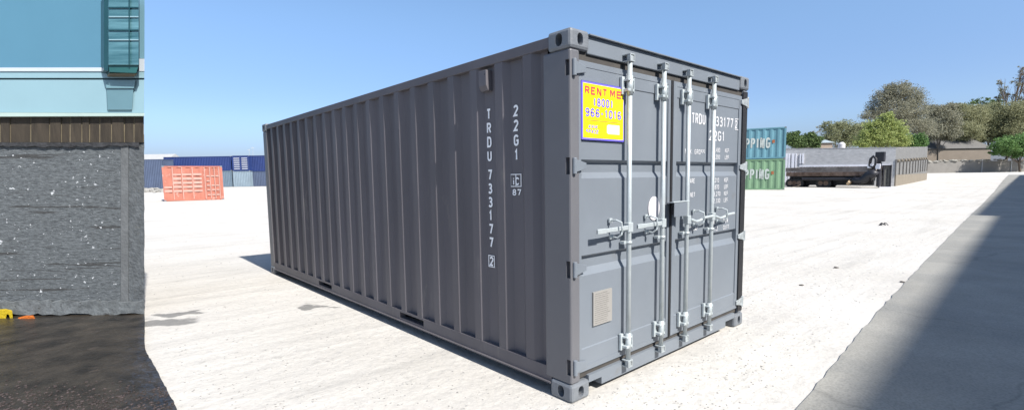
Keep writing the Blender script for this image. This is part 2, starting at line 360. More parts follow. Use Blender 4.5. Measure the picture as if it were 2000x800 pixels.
# ---------------------------------------------------------------- the grey container
Wd, Ld, Ht = 2.758, 7.069, 2.591
def stadium(w, h, n=8):
    pts = []
    r = w/2; s = max(h/2-r, 0)
    for i in range(n+1): a = math.pi*i/n; pts.append((math.cos(a)*r, s+math.sin(a)*r))
    for i in range(n+1): a = math.pi+math.pi*i/n; pts.append((math.cos(a)*r, -s+math.sin(a)*r))
    return pts
def boolcut(o, cutmb):
    c = cutmb.build('cut', M_dark); c.location = (0, 0, 0)
    md = o.modifiers.new('b', 'BOOLEAN'); md.object = c; md.operation = 'DIFFERENCE'; md.solver = 'EXACT'
    dg = bpy.context.evaluated_depsgraph_get(); me = bpy.data.meshes.new_from_object(o.evaluated_get(dg))
    o.modifiers.clear(); o.data = me; bpy.data.objects.remove(c)
def main_container():
    T = empty('shipping_container', (Wd/2, Ld/2, 0), 'dark grey twenty foot shipping container with a yellow rental sign on its doors', 'shipping container')
    # --- corner castings
    cl, cw, ch = .205, .19, .135
    for ix in (0, 1):
        for iy in (0, 1):
            for iz in (0, 1):
                x0 = 0 if ix == 0 else Wd-cw; y0 = 0 if iy == 0 else Ld-cl; z0 = 0 if iz == 0 else Ht-ch
                b = MB(); b.box((x0-.004, y0-.004, z0), (x0+cw+.004, y0+cl+.004, z0+ch))
                o = b.build('corner_casting', M_cast, None, bevel=.022)
                dg = bpy.context.evaluated_depsgraph_get(); me = bpy.data.meshes.new_from_object(o.evaluated_get(dg)); o.modifiers.clear(); o.data = me
                cut = MB(); zc = z0+ch/2; yc = y0+cl/2; xc = x0+cw/2
                xs = -.02 if ix == 0 else Wd-.06
                cut.prism([(xs, yc+a, zc+bb) for a, bb in stadium(.062, .085)], (.08, 0, 0))
                boolcut(o, cut); cut = MB()
                ys = -.02 if iy == 0 else Ld-.06
                cut.prism([(xc+a, ys, zc+bb) for a, bb in stadium(.058, .082)], (0, .08, 0)); boolcut(o, cut)
                if iz:
                    cut = MB(); cut.prism([(xc+a, yc+bb, Ht-.05) for a, bb in stadium(.06, .11)], (0, 0, .08)); boolcut(o, cut)
                o.parent = T; o.location = -Vector(T.location)
                o.data.materials.clear(); o.data.materials.append(M_cast)
    # --- corner posts
    z0, z1 = ch, Ht-ch
    slots = [(2.385, 2.28), (1.735, 1.62), (1.02, .90), (.315, .20)]
    for ix in (0, 1):
        for iy in (0, 1):
            sx = 1 if ix == 0 else -1; X = 0 if ix == 0 else Wd; sy = 1 if iy == 0 else -1; Y = 0 if iy == 0 else Ld
            b = MB(); pw = .262 if iy == 0 else .2
            b.box((min(X+sx*.004, X+sx*.1), min(Y+sy*.006, Y+sy*pw), z0), (max(X+sx*.004, X+sx*.1), max(Y+sy*.006, Y+sy*pw), z1))
            o = b.build('corner_post', M_paint, None, bevel=.014)
            dg = bpy.context.evaluated_depsgraph_get(); me = bpy.data.meshes.new_from_object(o.evaluated_get(dg)); o.modifiers.clear(); o.data = me
            if iy == 0:
                for a, c_ in slots:
                    cut = MB(); xa = X-.02 if ix == 0 else X-.035
                    cut.box((xa, .015, c_), (xa+.055, .05, a)); boolcut(o, cut)
            o.data.materials.clear(); o.data.materials.append(M_post_shade if ix == 0 else M_paint)
            o.parent = T; o.location = -Vector(T.location)
    # --- rails
    def rail(name, a, b_, bev=.006, mm=M_paint_shade):
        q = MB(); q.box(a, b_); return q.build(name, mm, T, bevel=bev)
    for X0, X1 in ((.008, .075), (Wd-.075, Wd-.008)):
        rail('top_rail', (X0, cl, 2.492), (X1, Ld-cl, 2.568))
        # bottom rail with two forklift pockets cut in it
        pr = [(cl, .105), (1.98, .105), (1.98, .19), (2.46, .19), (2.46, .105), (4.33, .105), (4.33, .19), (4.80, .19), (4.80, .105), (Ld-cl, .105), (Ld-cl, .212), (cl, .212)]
        q = MB(); q.prism([(X0, y, z) for y, z in pr], (X1-X0, 0, 0)); q.build('bottom_rail', M_paint_shade, T)
        lip = MB(); xl = (X0-.018, X1) if X0 < 1 else (X0, X1+.018)
        lip.box((xl[0], cl, .093), (xl[1], Ld-cl, .104)); lip.box((X0+.002, 1.981, .1045), (X1-.002, 2.459, .13)); lip.box((X0+.002, 4.331, .1045), (X1-.002, 4.799, .13))
        lip.build('rail_flange', M_paint_shade, T)
    for ya, yb in ((1.98, 2.46), (4.33, 4.80)): pk = MB(); pk.box((.08, ya, .18), (Wd-.08, yb, .19)); pk.box((.08, ya-.008, .106), (Wd-.08, ya, .19)); pk.box((.08, yb, .106), (Wd-.08, yb+.008, .19)); pk.build('forklift_pocket', M_dark, T)

    fl = MB(); fl.box((.09, .12, .195), (Wd-.09, Ld-.1, .215))
    for k in range(14): y = .45+k*.47; fl.box((.08, y, .12), (Wd-.08, y+.05, .194)) if not (1.9 < y < 2.5 or 4.2 < y < 4.9) else None
    fl.build('floor', M_dark, T)
    # --- corrugated sides
    def corrug(x, sgn):
        q = MB(); P0, P1 = .262, Ld-.2; prof = [(P0, .03)]
        k = -1
        while True:
            c0 = .595+.325*k
            for dy, d in ((-.118, 0), (-.062, 1), (.062, 1), (.118, 0)):
                y = c0+dy
                if P0+.005 < y < P1-.005: prof.append((y, .012+d*.043))
            k += 1
            if c0 > P1: break
        if prof[1][1] > .05: prof[0] = (P0, .055)
        prof.append((P1, .012))
        zb, zt = .2125, 2.4915; n_ = len(prof); V = []
        for z in (zb, zt):
            for y, d in prof: V.append((x+sgn*d, y, z))
        q.add(V, [[i, i+1, n_+i+1, n_+i] for i in range(n_-1)]); q.build('side_panel', M_paint_shade, T)
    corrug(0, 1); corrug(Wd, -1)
    # roof and front wall
    q = MB(); prof = []; y = .2; k = 0
    while y < Ld-.2: prof.append((y, 2.535+(.02 if k % 4 in (1, 2) else 0))); y += .08; k += 1
    n_ = len(prof); q.add([(.07, a, z) for a, z in prof]+[(Wd-.07, a, z) for a, z in prof], [[i, i+1, n_+i+1, n_+i] for i in range(n_-1)]); q.build('roof', M_paint, T)
    q = MB(); prof = []; x = .1; k = 0
    while x < Wd-.09: prof.append((x, Ld-.02-(.04 if k % 4 in (1, 2) else 0))); x += .08; k += 1
    n_ = len(prof); q.add([(a, yy, .15) for a, yy in prof]+[(a, yy, Ht-.05) for a, yy in prof], [[i, i+1, n_+i+1, n_+i] for i in range(n_-1)]); q.build('front_wall', M_paint, T)
    rail('front_rail', (cw, Ld-.09, Ht-.12), (Wd-cw, Ld-.004, Ht-.02), mm=M_paint); rail('front_rail', (cw, Ld-.09, .02), (Wd-cw, Ld-.004, .149), mm=M_paint)
    # --- header and sill
    rail('door_header', (cw, .012, 2.444), (Wd-cw, .11, 2.566), mm=M_paint)
    q = MB(); q.box((cw, -.012, 2.5665), (Wd-cw, .3, 2.574)); q.build('header_lip', M_paint, T)
    pr = [(cw, .105), (cw+.15, .105), (cw+.15, .05), (Wd-cw-.2, .05), (Wd-cw-.2, .105), (Wd-cw, .105), (Wd-cw, .158), (cw, .158)]
    q = MB(); q.prism([(x, .004, z) for x, z in pr], (0, .1, 0)); q.build('door_sill', M_paint, T)
    for ga, gb in (((.1, .03, 2.38), (Wd-.1, .075, 2.46)), ((.1, .03, .15), (Wd-.1, .075, .21)), ((1.27, .056, .211), (1.34, .075, 2.379))): q = MB(); q.box(ga, gb); q.build('door_gasket', M_gask, T)
    q = MB(); q.box((Wd-.122, .0, .16), (Wd-.022, .0055, 2.44)); q.build('hinge_reveal_shade', M_black, T)  # black strip painting in the shade of the reveal beside the right door
    # --- doors: profile in z with two horizontal channels
    zb, zt = .198, 2.392
    def door(xa, xb):
        q = MB(); D0 = .012; fw = .055; pa, pb = xa+fw, xb-fw   # frame face at y=D0
        th = .045
        q.box((xa, D0, zb), (pa, D0+th, zt)); q.box((pb, D0, zb), (xb, D0+th, zt))
        q.box((pa, D0, zt-.04), (pb, D0+th, zt)); q.box((pa, D0, zb), (pb, D0+th, zb+.04))
        # panel
        a = D0+.003
        prof = [(zt-.04, a), (2.262, a), (2.256, a+.006), (1.722, a+.006), (1.700, a+.040), (1.634, a+.040), (1.590, a+.006), (1.045, a+.006), (1.024, a+.040), (.950, a+.040), (.898, a+.006), (.370, a+.006), (.362, a), (zb+.04, a)]
        n_ = len(prof)
        q.add([(pa, y, z) for z, y in prof]+[(pb, y, z) for z, y in prof], [[i, i+1, n_+i+1, n_+i] for i in range(n_-1)])
        return q.build('door', M_paint, T, origin=((xa+xb)/2, .03, (zb+zt)/2))
    XL, XR, XC = .066, Wd-.13, 1.305
    DL = door(XL, XC-.012); DR = door(XC+.014, XR)
    q = MB(); q.box((XC-.03, .003, zb), (XC-.006, .011, zt)); q.build('gasket', M_black, DL)
    q = MB(); q.box((XC-.004, .001, zb+.005), (XC+.03, .0105, zt-.005)); q.build('overlap_strip', M_paint, DR)
    # right edge channel: its shade is the flat black strip between door and post
    # --- hinges
    for D, xs, s in ((DL, .035, 1), (DR, Wd-.035, -1)):
        for a, c_ in slots:
            zc = (a+c_)/2; q = MB()
            q.tube([(xs, -.004, zc-.055), (xs, -.004, zc+.055)], .016, 10)
            q.prism([(xs, -.012, zc+.045), (xs+s*.125, -.004, zc+.02), (xs+s*.125, -.004, zc-.02), (xs, -.012, zc-.045)], (0, .014, 0))
            q.build('hinge', M_paint if s > 0 else M_keep, D, bevel=.003)
    # --- locking bars
    bars = [(.620, DL, -1, .42), (1.089, DL, -1, .40), (1.484, DR, 1, .44), (1.936, DR, 1, .43)]
    YB = -.036
    for x, D, s, hl in bars:
        q = MB(); q.tube([(x, YB, .17), (x, YB, 2.47)], .0185, 14)
        for za, zz in ((2.20, 2.34), (.25, .39)):
            q.tube([(x, YB, za), (x, YB, zz)], .0235, 12)
        for zc in (1.098,): q.tube([(x, YB, zc-.01), (x, YB, zc+.01)], .025, 12)
        q.build('locking_bar', M_galv, D, smooth=True)
        for za, zz in ((2.205, 2.335), (.255, .385)):
            q = MB(); q.box((x-.062, -.012, za), (x-.028, .0105, zz)); q.box((x-.045, YB-.02, za+.02), (x+.03, .0105, za+.040)); q.box((x-.045, YB-.02, zz-.034), (x+.03, .0105, zz-.02))
            q.box((x+.024, YB-.022, za+.01), (x+.03, .0105, zz-.01)); q.build('bar_bracket', M_galv, D, bevel=.003)
        q = MB()
        q.box((x-.052, -.03, 1.087), (x-.018, .0105, 1.110))
        q.build('bar_guide', M_galv, D, bevel=.003)
        # cam and keeper
        for zc, sg in ((2.468, 1), (.148, -1)):
            q = MB(); q.box((x-.030, YB-.026, zc-.028), (x+.030, .0115 if sg > 0 else .0035, zc-.018)); q.box((x-.030, YB-.026, zc+.02), (x+.030, .0115 if sg > 0 else .0035, zc+.03))
            q.box((x-.030, YB-.026, zc-.018), (x-.020, YB+.005, zc+.02)); q.box((x+.020, YB-.026, zc-.018), (x+.030, YB+.005, zc+.02))
            q.box((x-.013, YB-.02, zc-.03+.0), (x+.02, YB+.02, zc+.019))
            q.build('cam_keeper', M_keep, T, bevel=.003)
        # handle
        q = MB(); zh = 1.215; yh = -.07
        if s < 0:
            q.box((x-.036, YB-.024, zh-.036), (x+.024, YB+.024, zh+.036))
            q.prism([(x-.034, yh+.014, zh+.017), (x-.034, yh+.014, zh-.017), (x-hl, yh, zh-.014-.0), (x-hl, yh, zh+.014)], (0, .012, 0))
            q.prism([(x-hl, yh-.003, zh+.018), (x-hl, yh-.003, zh-.018), (x-hl+.1, yh-.003, zh-.018), (x-hl+.1, yh-.003, zh+.018)], (0, .016, 0))
        else:
            q.box((x-.024, YB-.024, zh-.036), (x+.036, YB+.024, zh+.036))
            q.tube([(x+.03, yh+.01, zh), (x+.10, yh-.0, zh-.022), (x+.17, yh-.0, zh-.018), (x+.25, yh, zh+.002), (x+hl*.93, yh, zh+.008)], .0135, 8)
        q.build('door_handle', M_galv, D, bevel=.004)
        xk = x-.17 if s < 0 else x+.20
        q = MB(); q.tube([(xk-.012, .0, zh+.062), (xk-.01, -.05, zh+.066), (xk+.004, yh-.018, zh+.05), (xk+.008, yh-.02, zh+.01), (xk+.02, yh-.014, zh-.022)], .0075, 8)
        q.tube([(xk+.008, .0, zh-.06), (xk+.004, -.05, zh-.066), (xk+.012, yh-.012, zh-.04), (xk+.018, yh-.012, zh-.02)], .0075, 8)
        q.box((xk-.02, -.004, zh-.078), (xk+.022, .0105, zh-.045)); q.box((xk-.026, -.004, zh+.045), (xk+.008, .0105, zh+.078))
        q.build('handle_catch', M_galv, D, bevel=.002)
    # --- lock box
    q = MB(); xa, xb, za, zz = 1.185, 1.395, 1.258, 1.378; yo = -.088
    q.box((xa, yo, za), (xb, yo+.006, zz)); q.box((xa, yo+.006, zz-.006), (xb, .0, zz)); q.box((xb-.006, yo+.006, za), (xb, .0, zz-.0065))
    q.build('lock_box', M_paint, DR, bevel=.002)
    q = MB(); q.tube([(xa-.02, yo+.002, zz+.004), (xb+.03, yo+.002, zz+.004)], .006, 8); q.build('lock_box_rim', M_galv, DR)
    q = MB(); q.box((xa+.08, -.06, za+.01), (xa+.12, -.01, zz-.03)); q.build('padlock', M_dark, DR)
    # --- marks on doors
    yf = .0155
    q = MB(); q.prism([(1.043+a, .018, 1.335+b_) for a, b_ in [(.083*math.cos(t_), .098*math.sin(t_)) for t_ in [i*math.pi/16 for i in range(32)]]], (0, -.004, 0)); q.build('oval_sticker', M_gridwhite, DL)
    q = MB(); q.box((.247, .006, .512), (.468, .0195, .762)); pl = q.build('data_plate', M_plate, DL)
    q = MB()
    for i in range(15):
        z_ = .748-.0155*i
        q.box((.262, .0052, z_-.004), (.453-random.uniform(0, .05), .0061, z_))
    tag(q.build('engraved_rows', M_rowgrey, DL), kind='stuff')
    q = MB(); q.box((2.305, .016, .262), (2.44, .0205, .325)); q.build('white_label', M_gridwhite, DR)
    U_, V_ = (1, 0, 0), (0, 0, 1); yd = .0195
    it = [('TRDU', (1.645, yd, 2.062), U_, V_, .095, -.235, 'LEFT', 0), ('733177', (2.02, yd, 2.062), U_, V_, .095, -.43, 'LEFT', 0), ('2', (2.515, yd, 2.066), U_, V_, .080, .60, 'LEFT', 0),
          ('22G1', (1.975, yd, 1.925), U_, V_, .095, -.30, 'LEFT', 0), ('MAX. GROSS', (1.535, yd, 1.79), U_, V_, .045, -.35, 'LEFT', 0), ('30,480', (2.03, yd, 1.818), U_, V_, .042, .7, 'LEFT', 0), ('KGS.', (2.30, yd, 1.818), U_, V_, .042, .7, 'LEFT', 0),
          ('67,200', (2.03, yd, 1.752), U_, V_, .042, .7, 'LEFT', 0), ('LBS.', (2.30, yd, 1.752), U_, V_, .042, .7, 'LEFT', 0),
          ('TARE', (1.60, yd, 1.53), U_, V_, .042, .7, 'LEFT', 0), ('NET', (1.64, yd, 1.405), U_, V_, .042, .7, 'LEFT', 0), ('CU.CAP.', (1.60, yd, 1.09), U_, V_, .05, .7, 'LEFT', 0)]
    for s1, s2, zz_ in (('2,210', 'KGS.', 1.528), ('4,870', 'LBS.', 1.462), ('28,270', 'KGS.', 1.396), ('62,330', 'LBS.', 1.330), ('33.2', 'CU.M.', 1.12), ('1,172', 'CU.FT.', 1.056)):
        it += [(s1, (2.05, yd, zz_), U_, V_, .044, .7, 'LEFT', 0), (s2, (2.30, yd, zz_), U_, V_, .044, .62, 'LEFT', 0)]
    text('lettering', it, M_white, DR, .0008)
    q = MB(); xa, xb, za, zz = 2.498, 2.585, 2.05, 2.162; t_ = .007
    for A, B in (((xa, za), (xb, za+t_)), ((xa, zz-t_), (xb, zz)), ((xa, za+t_), (xa+t_, zz-t_)), ((xb-t_, za+t_), (xb, zz-t_))): q.box((A[0], .0175, A[1]), (B[0], .0195, B[1]))
    q.build('check_digit_frame', M_white, DR)
    # --- rental sign
    S = bpy.data.objects.new('rental_sign', None)
    q = MB(); q.box((.118, .004, 1.86), (.606, .0175, 2.256)); S = q.build('rental_sign', M_blue, T); tag(S, 'square yellow rental sign with blue border and red and blue print')
    q = MB(); q.box((.130, .0025, 1.872), (.594, .0039, 2.244)); q.build('sign_face', M_yellow, S)
    ys = .0018; cxs = .362
    text('red_lettering', [('RENT', (.155, ys, 2.170), U_, V_, .055, -.235, 'LEFT', 0), ('ME', (.435, ys, 2.170), U_, V_, .055, -.13, 'LEFT', 0)], M_red, S, .0006, .22)
    text('blue_lettering', [('(800)', (cxs-.01, ys, 2.093), U_, V_, .060, -.22, 'CENTER', 0), ('966-1016', (cxs-.002, ys, 2.018), U_, V_, .060, -.40, 'CENTER', 0),
         ('KWIK', (.235, ys, 1.938), U_, V_, .026, 1.1, 'CENTER', .3), ('SPACE', (.225, ys, 1.904), U_, V_, .026, 1.1, 'CENTER', .3)], M_blue, S, .0006, .19)
    q = MB(); q.box((.17, .0012, 1.992), (.56, .0022, 1.995)); q.build('rule_line', M_red, S)
    q = MB(); q.box((.405, .0012, 1.908), (.545, .0024, 1.975)); q.box((.395, .0012, 1.915), (.405, .0024, 1.968)); q.build('white_box_picture', M_gridwhite, S)
    # --- side marks and vent
    it = []
    col1 = 'TRDU'; z = 2.165
    for i, ch_ in enumerate(col1): it.append((ch_, .928, 2.165-.112*i, .088, .72))
    for i, ch_ in enumerate('733177'): it.append((ch_, .928, 1.675-.112*i-.001, .088, .72))
    it.append(('2', .928, .952, .08, .72))
    for i, ch_ in enumerate('22G1'): it.append((ch_, .600, 2.158-.112*i, .088, .72))
    it.append(('iC', .610, 1.607, .062, .8)); it.append(('87', .602, 1.515, .05, 1.1))
    # stood a hair off the outer ribs so the flat stencil film bridges the recess as painted characters
    items = []
    for ch_, y, z, h, xs in it: items.append((ch_, (.0485, y, z-h), (0, -1, 0), (0, 0, 1), h, xs, 'CENTER', 0))
    text('lettering', items, M_bright, T, .0, .19)
    for (y, za, zz, hw) in ((.928, .862, .962, .040), (.610, 1.533, 1.632, .062)):
        q = MB(); t_ = .006
        q.box((.047, y-hw, za), (.0515, y+hw, za+t_)); q.box((.047, y-hw, zz-t_), (.0515, y+hw, zz)); q.box((.047, y-hw, za+t_), (.0515, y-hw+t_, zz-t_)); q.box((.047, y+hw-t_, za+t_), (.0515, y+hw, zz-t_))
        if hw > .05: q.box((.047, y-.003, za+t_), (.0515, y+.003, zz-t_))
        q.build('mark_frame', M_bright, T)
    q = MB(); q.prism([(.054, .975, 2.46), (-.012, .975, 2.46), (-.012, .975, 2.34), (.01, .975, 2.30), (.054, .975, 2.30)], (0, -.095, 0)); v_ = q.build('vent', M_paint_shade, T, bevel=.004)
    q = MB(); q.box((-.0135, .89, 2.42), (-.0125, .90, 2.43)); q.build('vent_screw', M_dark, v_)
main_container()

# ---------------------------------------------------------------- building on the left
WQ = G(282, 615); NW = -FH                                     # wall plane through this point facing the camera
def Wp(px, py, off=0): return ray_plane(px, py, WQ+NW*off, NW)
BK = Vector((-.09, 1, 0)).normalized()                           # the flank of the building runs this way
M_conc = None
def left_building():
    Mw = bpy.data.materials.new('board_marked_grey_concrete'); Mw.use_nodes = True; t = Mw.node_tree; b = t.nodes['Principled BSDF']; N = t.nodes.new; Lk = t.links.new
    tc = N('ShaderNodeTexCoord')
    def noise(sc, det, st=(1, 1, 1), ro=.65, dist=0):
        mp = N('ShaderNodeMapping'); mp.inputs['Scale'].default_value = st; Lk(tc.outputs['Object'], mp.inputs[0])
        n = N('ShaderNodeTexNoise'); n.inputs['Scale'].default_value = sc; n.inputs['Detail'].default_value = det; n.inputs['Roughness'].default_value = ro; n.inputs['Distortion'].default_value = dist; Lk(mp.outputs[0], n.inputs['Vector']); return n.outputs[0]
    def ramp(v, a, c, b_, d):
        r = N('ShaderNodeValToRGB'); r.color_ramp.elements[0].position = a; r.color_ramp.elements[0].color = (*c, 1); r.color_ramp.elements[1].position = b_; r.color_ramp.elements[1].color = (*d, 1); Lk(v, r.inputs[0]); return r.outputs[0]
    c = ramp(noise(17, 12, (1, 1, 2.6), .78), .34, (.045, .050, .055), .64, (.14, .154, .162))
    x = N('ShaderNodeMixRGB'); Lk(ramp(noise(3.2, 9, (.3, .3, 7), .65, .5), .58, (0,)*3, .61, (.75,)*3), x.inputs[0]); Lk(c, x.inputs[1]); x.inputs[2].default_value = (.035, .034, .033, 1)
    x2 = N('ShaderNodeMixRGB'); Lk(ramp(noise(15, 4, (1, 1, 1.6), .6), .66, (0,)*3, .675, (1,)*3), x2.inputs[0]); Lk(x.outputs[0], x2.inputs[1]); x2.inputs[2].default_value = (.5, .52, .54, 1)
    Lk(x2.outputs[0], b.inputs['Base Color']); b.inputs['Roughness'].default_value = .9; b.inputs['Specular IOR Level'].default_value = .2
    bp = N('ShaderNodeBump'); bp.inputs['Strength'].default_value = .9; bp.inputs['Distance'].default_value = .02; Lk(noise(13, 12, (.8, .8, 3.4), .75), bp.inputs['Height']); Lk(bp.outputs[0], b.inputs['Normal'])
    M_mortar = mat('rough_mortar', (.105, .115, .12), .95, .4, 10, bump=.9, bscale=16, dirt=((.04, .04, .04), 9, .58, .05))
    M_strip = mat('rubbed_joint_render', (.10, .106, .11), .9, .2, 8, bump=.4, bscale=30)
    M_pit = mat('pitted_edge_render', (.078, .086, .092), .95, .3, 12, bump=.9, bscale=26, dirt=((.07, .07, .065), 20, .6, .06))
    M_board = mat('weathered_brown_board', (.036, .028, .019), .8, .4, 5, bump=.3, bscale=20, stretch=(3, 3, .5))
    M_board2 = mat('pale_board_joint', (.16, .135, .09), .8, .3, 5, bump=.3, bscale=20)
    M_teal = mat('teal_painted_wall', (.068, .175, .25), .55, .05, .7)
    M_pale = mat('pale_aqua_band', (.205, .325, .37), .5, .04, 1)
    M_mint = mat('mint_white_trim', (.34, .43, .40), .5, .04, 3)
    M_whit = mat('white_trim', (.42, .46, .50), .5, .03, 3)
    M_dt = mat('deep_teal_panel', (.012, .05, .062), .3, .15, 3)
    M_gl = mat('teal_glass_louvre', (.025, .10, .125), .2, .25, 3, c2=(.11, .24, .28), spec=.6, stretch=(.4, .4, 6))
    M_deep = mat('dark_render', (.03, .031, .034), .95, .5, 14, bump=.8, bscale=20)
    T = empty('teal_building', WQ, 'teal building with aqua trim standing on a rough grey concrete wall', 'building')
    def piece(name, pts, off, m, th, bev=0, parent=T, d=BK):
        q = MB(); q.prism([Wp(x_, y_, off) for x_, y_ in pts], Vector(d)*th); return q.build(name, m, parent, bevel=bev)
    L = -260
    jag = lambda xa, xb, y, a, n: [(xa+(xb-xa)*i/n, y+random.uniform(-a, a)) for i in range(n+1)]
    piece('concrete_wall', [(L, 625), (L, 262), (240, 262), (240, 625)], 0, Mw, 4)
    piece('joint_strip', [(236, 590), (236, 278), (251, 278), (251, 590)], .012, M_strip, .3)
    piece('corner_column', [(251.5, 625), (251.5, 276)]+[(282.3+random.uniform(-1.1, .3), 262+363*i/30) for i in range(31)], .006, M_pit, 4)
    piece('mortar_ledge', jag(L, 281.5, 588, 2.2, 70)+jag(281.5, L, 613, 2.5, 60), .05, M_mortar, .3)
    piece('dark_joint', jag(L, 272, 278, .8, 50)+jag(272, L, 286, 2, 60), .03, M_deep, .3)
    # boards
    xs = [L, -225, -190, -150, -118, -82, -48, -20, 0, 20, 60, 97, 120, 137, 160, 175, 195, 218, 243, 262, 281]
    for i in range(len(xs)-1):
        piece('frieze_board', [(xs[i]+1.1, 277.8), (xs[i]+1.1, 227), (xs[i+1]-1.1, 227), (xs[i+1]-1.1, 277.8)], .024+.004*(i % 3), M_board, .3)
    piece('board_backing', [(L, 278), (L, 226.5), (281, 226.5), (281, 278)], .018, M_board2, .25)
    piece('mint_trim', [(L, 228.5), (L, 219), (282.3, 221), (282.3, 226.5)], .085, M_mint, .5)
    piece('aqua_band', [(L, 218.5), (L, 156), (282.3, 156), (282.3, 220.7)], .06, M_pale, .5)
    piece('band_shadow_gap', [(L, 155.8), (L, 152.5), (282, 152.5), (282, 155.8)], .045, M_dt, .5)
    piece('upper_band', [(L, 152.3), (L, 139.5), (282.3, 139.5), (282.3, 152.3)], .07, M_pale, .5)
    piece('white_strip', [(L, 139.3), (L, 132.5), (205, 132), (205, 139.3)], .082, M_whit, .5)
    piece('white_strip', [(272, 139.3), (272, 115), (282.3, 115), (282.3, 139.3)], .075, M_whit, .5)
    piece('upper_wall', [(L, 132.3), (L, -6), (203, -6), (203, 132.3)], .05, M_teal, 4)
    piece('upper_wall', [(272.5, 114.5), (272.5, -6), (282.3, -6), (282.3, 114.5)], .05, mat('light_teal_return', (.12, .23, .28), .55, .05, 1), 4)
    B = piece('louvred_box', [(212, 127), (212, -6), (271, -6), (271, 127)], .22, M_gl, .6, .004)
    piece('box_flank', [(203, 137), (203, -6), (211.7, -6), (211.7, 139)], .20, M_dt, .5, 0, B)
    piece('box_foot', [(212, 127.3), (271.5, 127.3), (266, 143), (214, 141)], .20, mat('foot_teal', (.02, .09, .09), .4, .1, 3), .5, .004, B)
    for y in (16, 34, 79, 60): piece('louvre_bar', [(212.5, y), (212.5, y-2.2), (270.5, y-2.2), (270.5, y)], .232, M_pale if y == 34 or y == 79 else M_dt, .02, 0, B)
    piece('mullion', [(251.5, 126), (251.5, -6), (253.5, -6), (253.5, 126)], .236, M_dt, .02, 0, B)
    piece('foot_edge', [(214, 146.5), (213, 143.5), (268, 143.5), (266, 146.5)], .17, M_board2, .3, 0, B)
    piece('bracket', [(210, 215), (208, 172), (205, 156.5), (263.5, 156.5), (261, 172), (258, 215)], .08, mat('grey_teal_bracket', (.10, .19, .225), .5, .06, 3), .3, .006)
    piece('bracket_cap', [(207.5, 172.5), (205, 156.2), (264.5, 156.2), (262, 172.5)], .095, mat('bracket_cap_teal', (.13, .235, .27), .5, .05, 3), .3, .004)
left_building()

M_slab = mat('wet_dark_stone', (.009, .0075, .006), .34, .45, 3.4, bump=.8, bscale=16, spec=.4, c2=(.052, .043, .033), stretch=(1, 1, 1), dirt=((.075, .058, .048), 5, .58, .16), detail=10)
def slab():
    pts = [(283, 600), (283, 640), (283.5, 685), (292, 702), (304, 722), (318, 748), (330, 772), (345, 800), (372, 860)]
    P_ = [G(*p) for p in pts]; k = len(P_)
    Q = [G(-260, 860), G(-320, 600)]
    q = MB(); rim = []
    for i in range(k-1):
        for s_ in range(5):
            f = s_/5; v = P_[i].lerp(P_[i+1], f); rim.append(v+Vector((random.uniform(-.004, .004), random.uniform(-.004, .004), 0)))
    rim.append(P_[-1]); rim += Q
    q.prism([(v.x, v.y, -.02) for v in rim], (0, 0, .045)); o = q.build('stone_slab', M_slab)
    tag(o, kind='structure'); o.name = 'stone_paving'
    # rough broken lumps of aggregate along its near edge
    q = MB()
    for i in range(700):
        px = random.uniform(-40, 345); lim = 800-(345-px)*.12
        py = random.triangular(745, 815, 812)
        if px > 283 and py < 690+(px-283)*1.85: continue
        g = G(px, py); r = random.uniform(.003, .010); q.lump((g.x, g.y, .026), r, i, .5, .35)
    tag(q.build('aggregate_rubble', mat('reddish_aggregate', (.028, .02, .018), .9, .4, 12, c2=(.09, .07, .068)), smooth=False), 'reddish broken aggregate along the edge of the dark wet paving', 'rubble', kind='stuff')
slab()
def scraps():
    g = G(10, 617); q = MB(); u = RH; n_ = -FH
    M_y = mat('yellow_plastic', (.42, .30, .01), .5, .12, 20, bump=.5, bscale=40)
    out_ = [(-40, 604), (-30, 603), (-10, 605), (0, 605), (12, 604), (24, 607), (25, 621), (20, 622), (17, 614), (13, 613), (11, 626), (4, 624), (-4, 620), (-20, 622), (-36, 621)]
    q = MB(); q.prism([Wp(x, y, .13) for x, y in out_], BK*.07)
    tag(q.build('plastic_scrap', M_y, bevel=.004, origin=g), 'torn bright yellow plastic scrap at the foot of the concrete wall', 'litter')
    out_ = [(28, 624), (40, 620.5), (52, 617.5), (66, 617), (69, 622), (60, 627), (45, 628.5), (33, 628)]
    q = MB(); q.prism([Wp(x, y, .16) for x, y in out_], BK*.08)
    tag(q.build('rag', mat('orange_cloth', (.4, .1, .01), .8, .25, 30, bump=.6, bscale=60), bevel=.004, origin=G(48, 626)), 'small orange rag beside the torn yellow plastic', 'litter')
scraps()

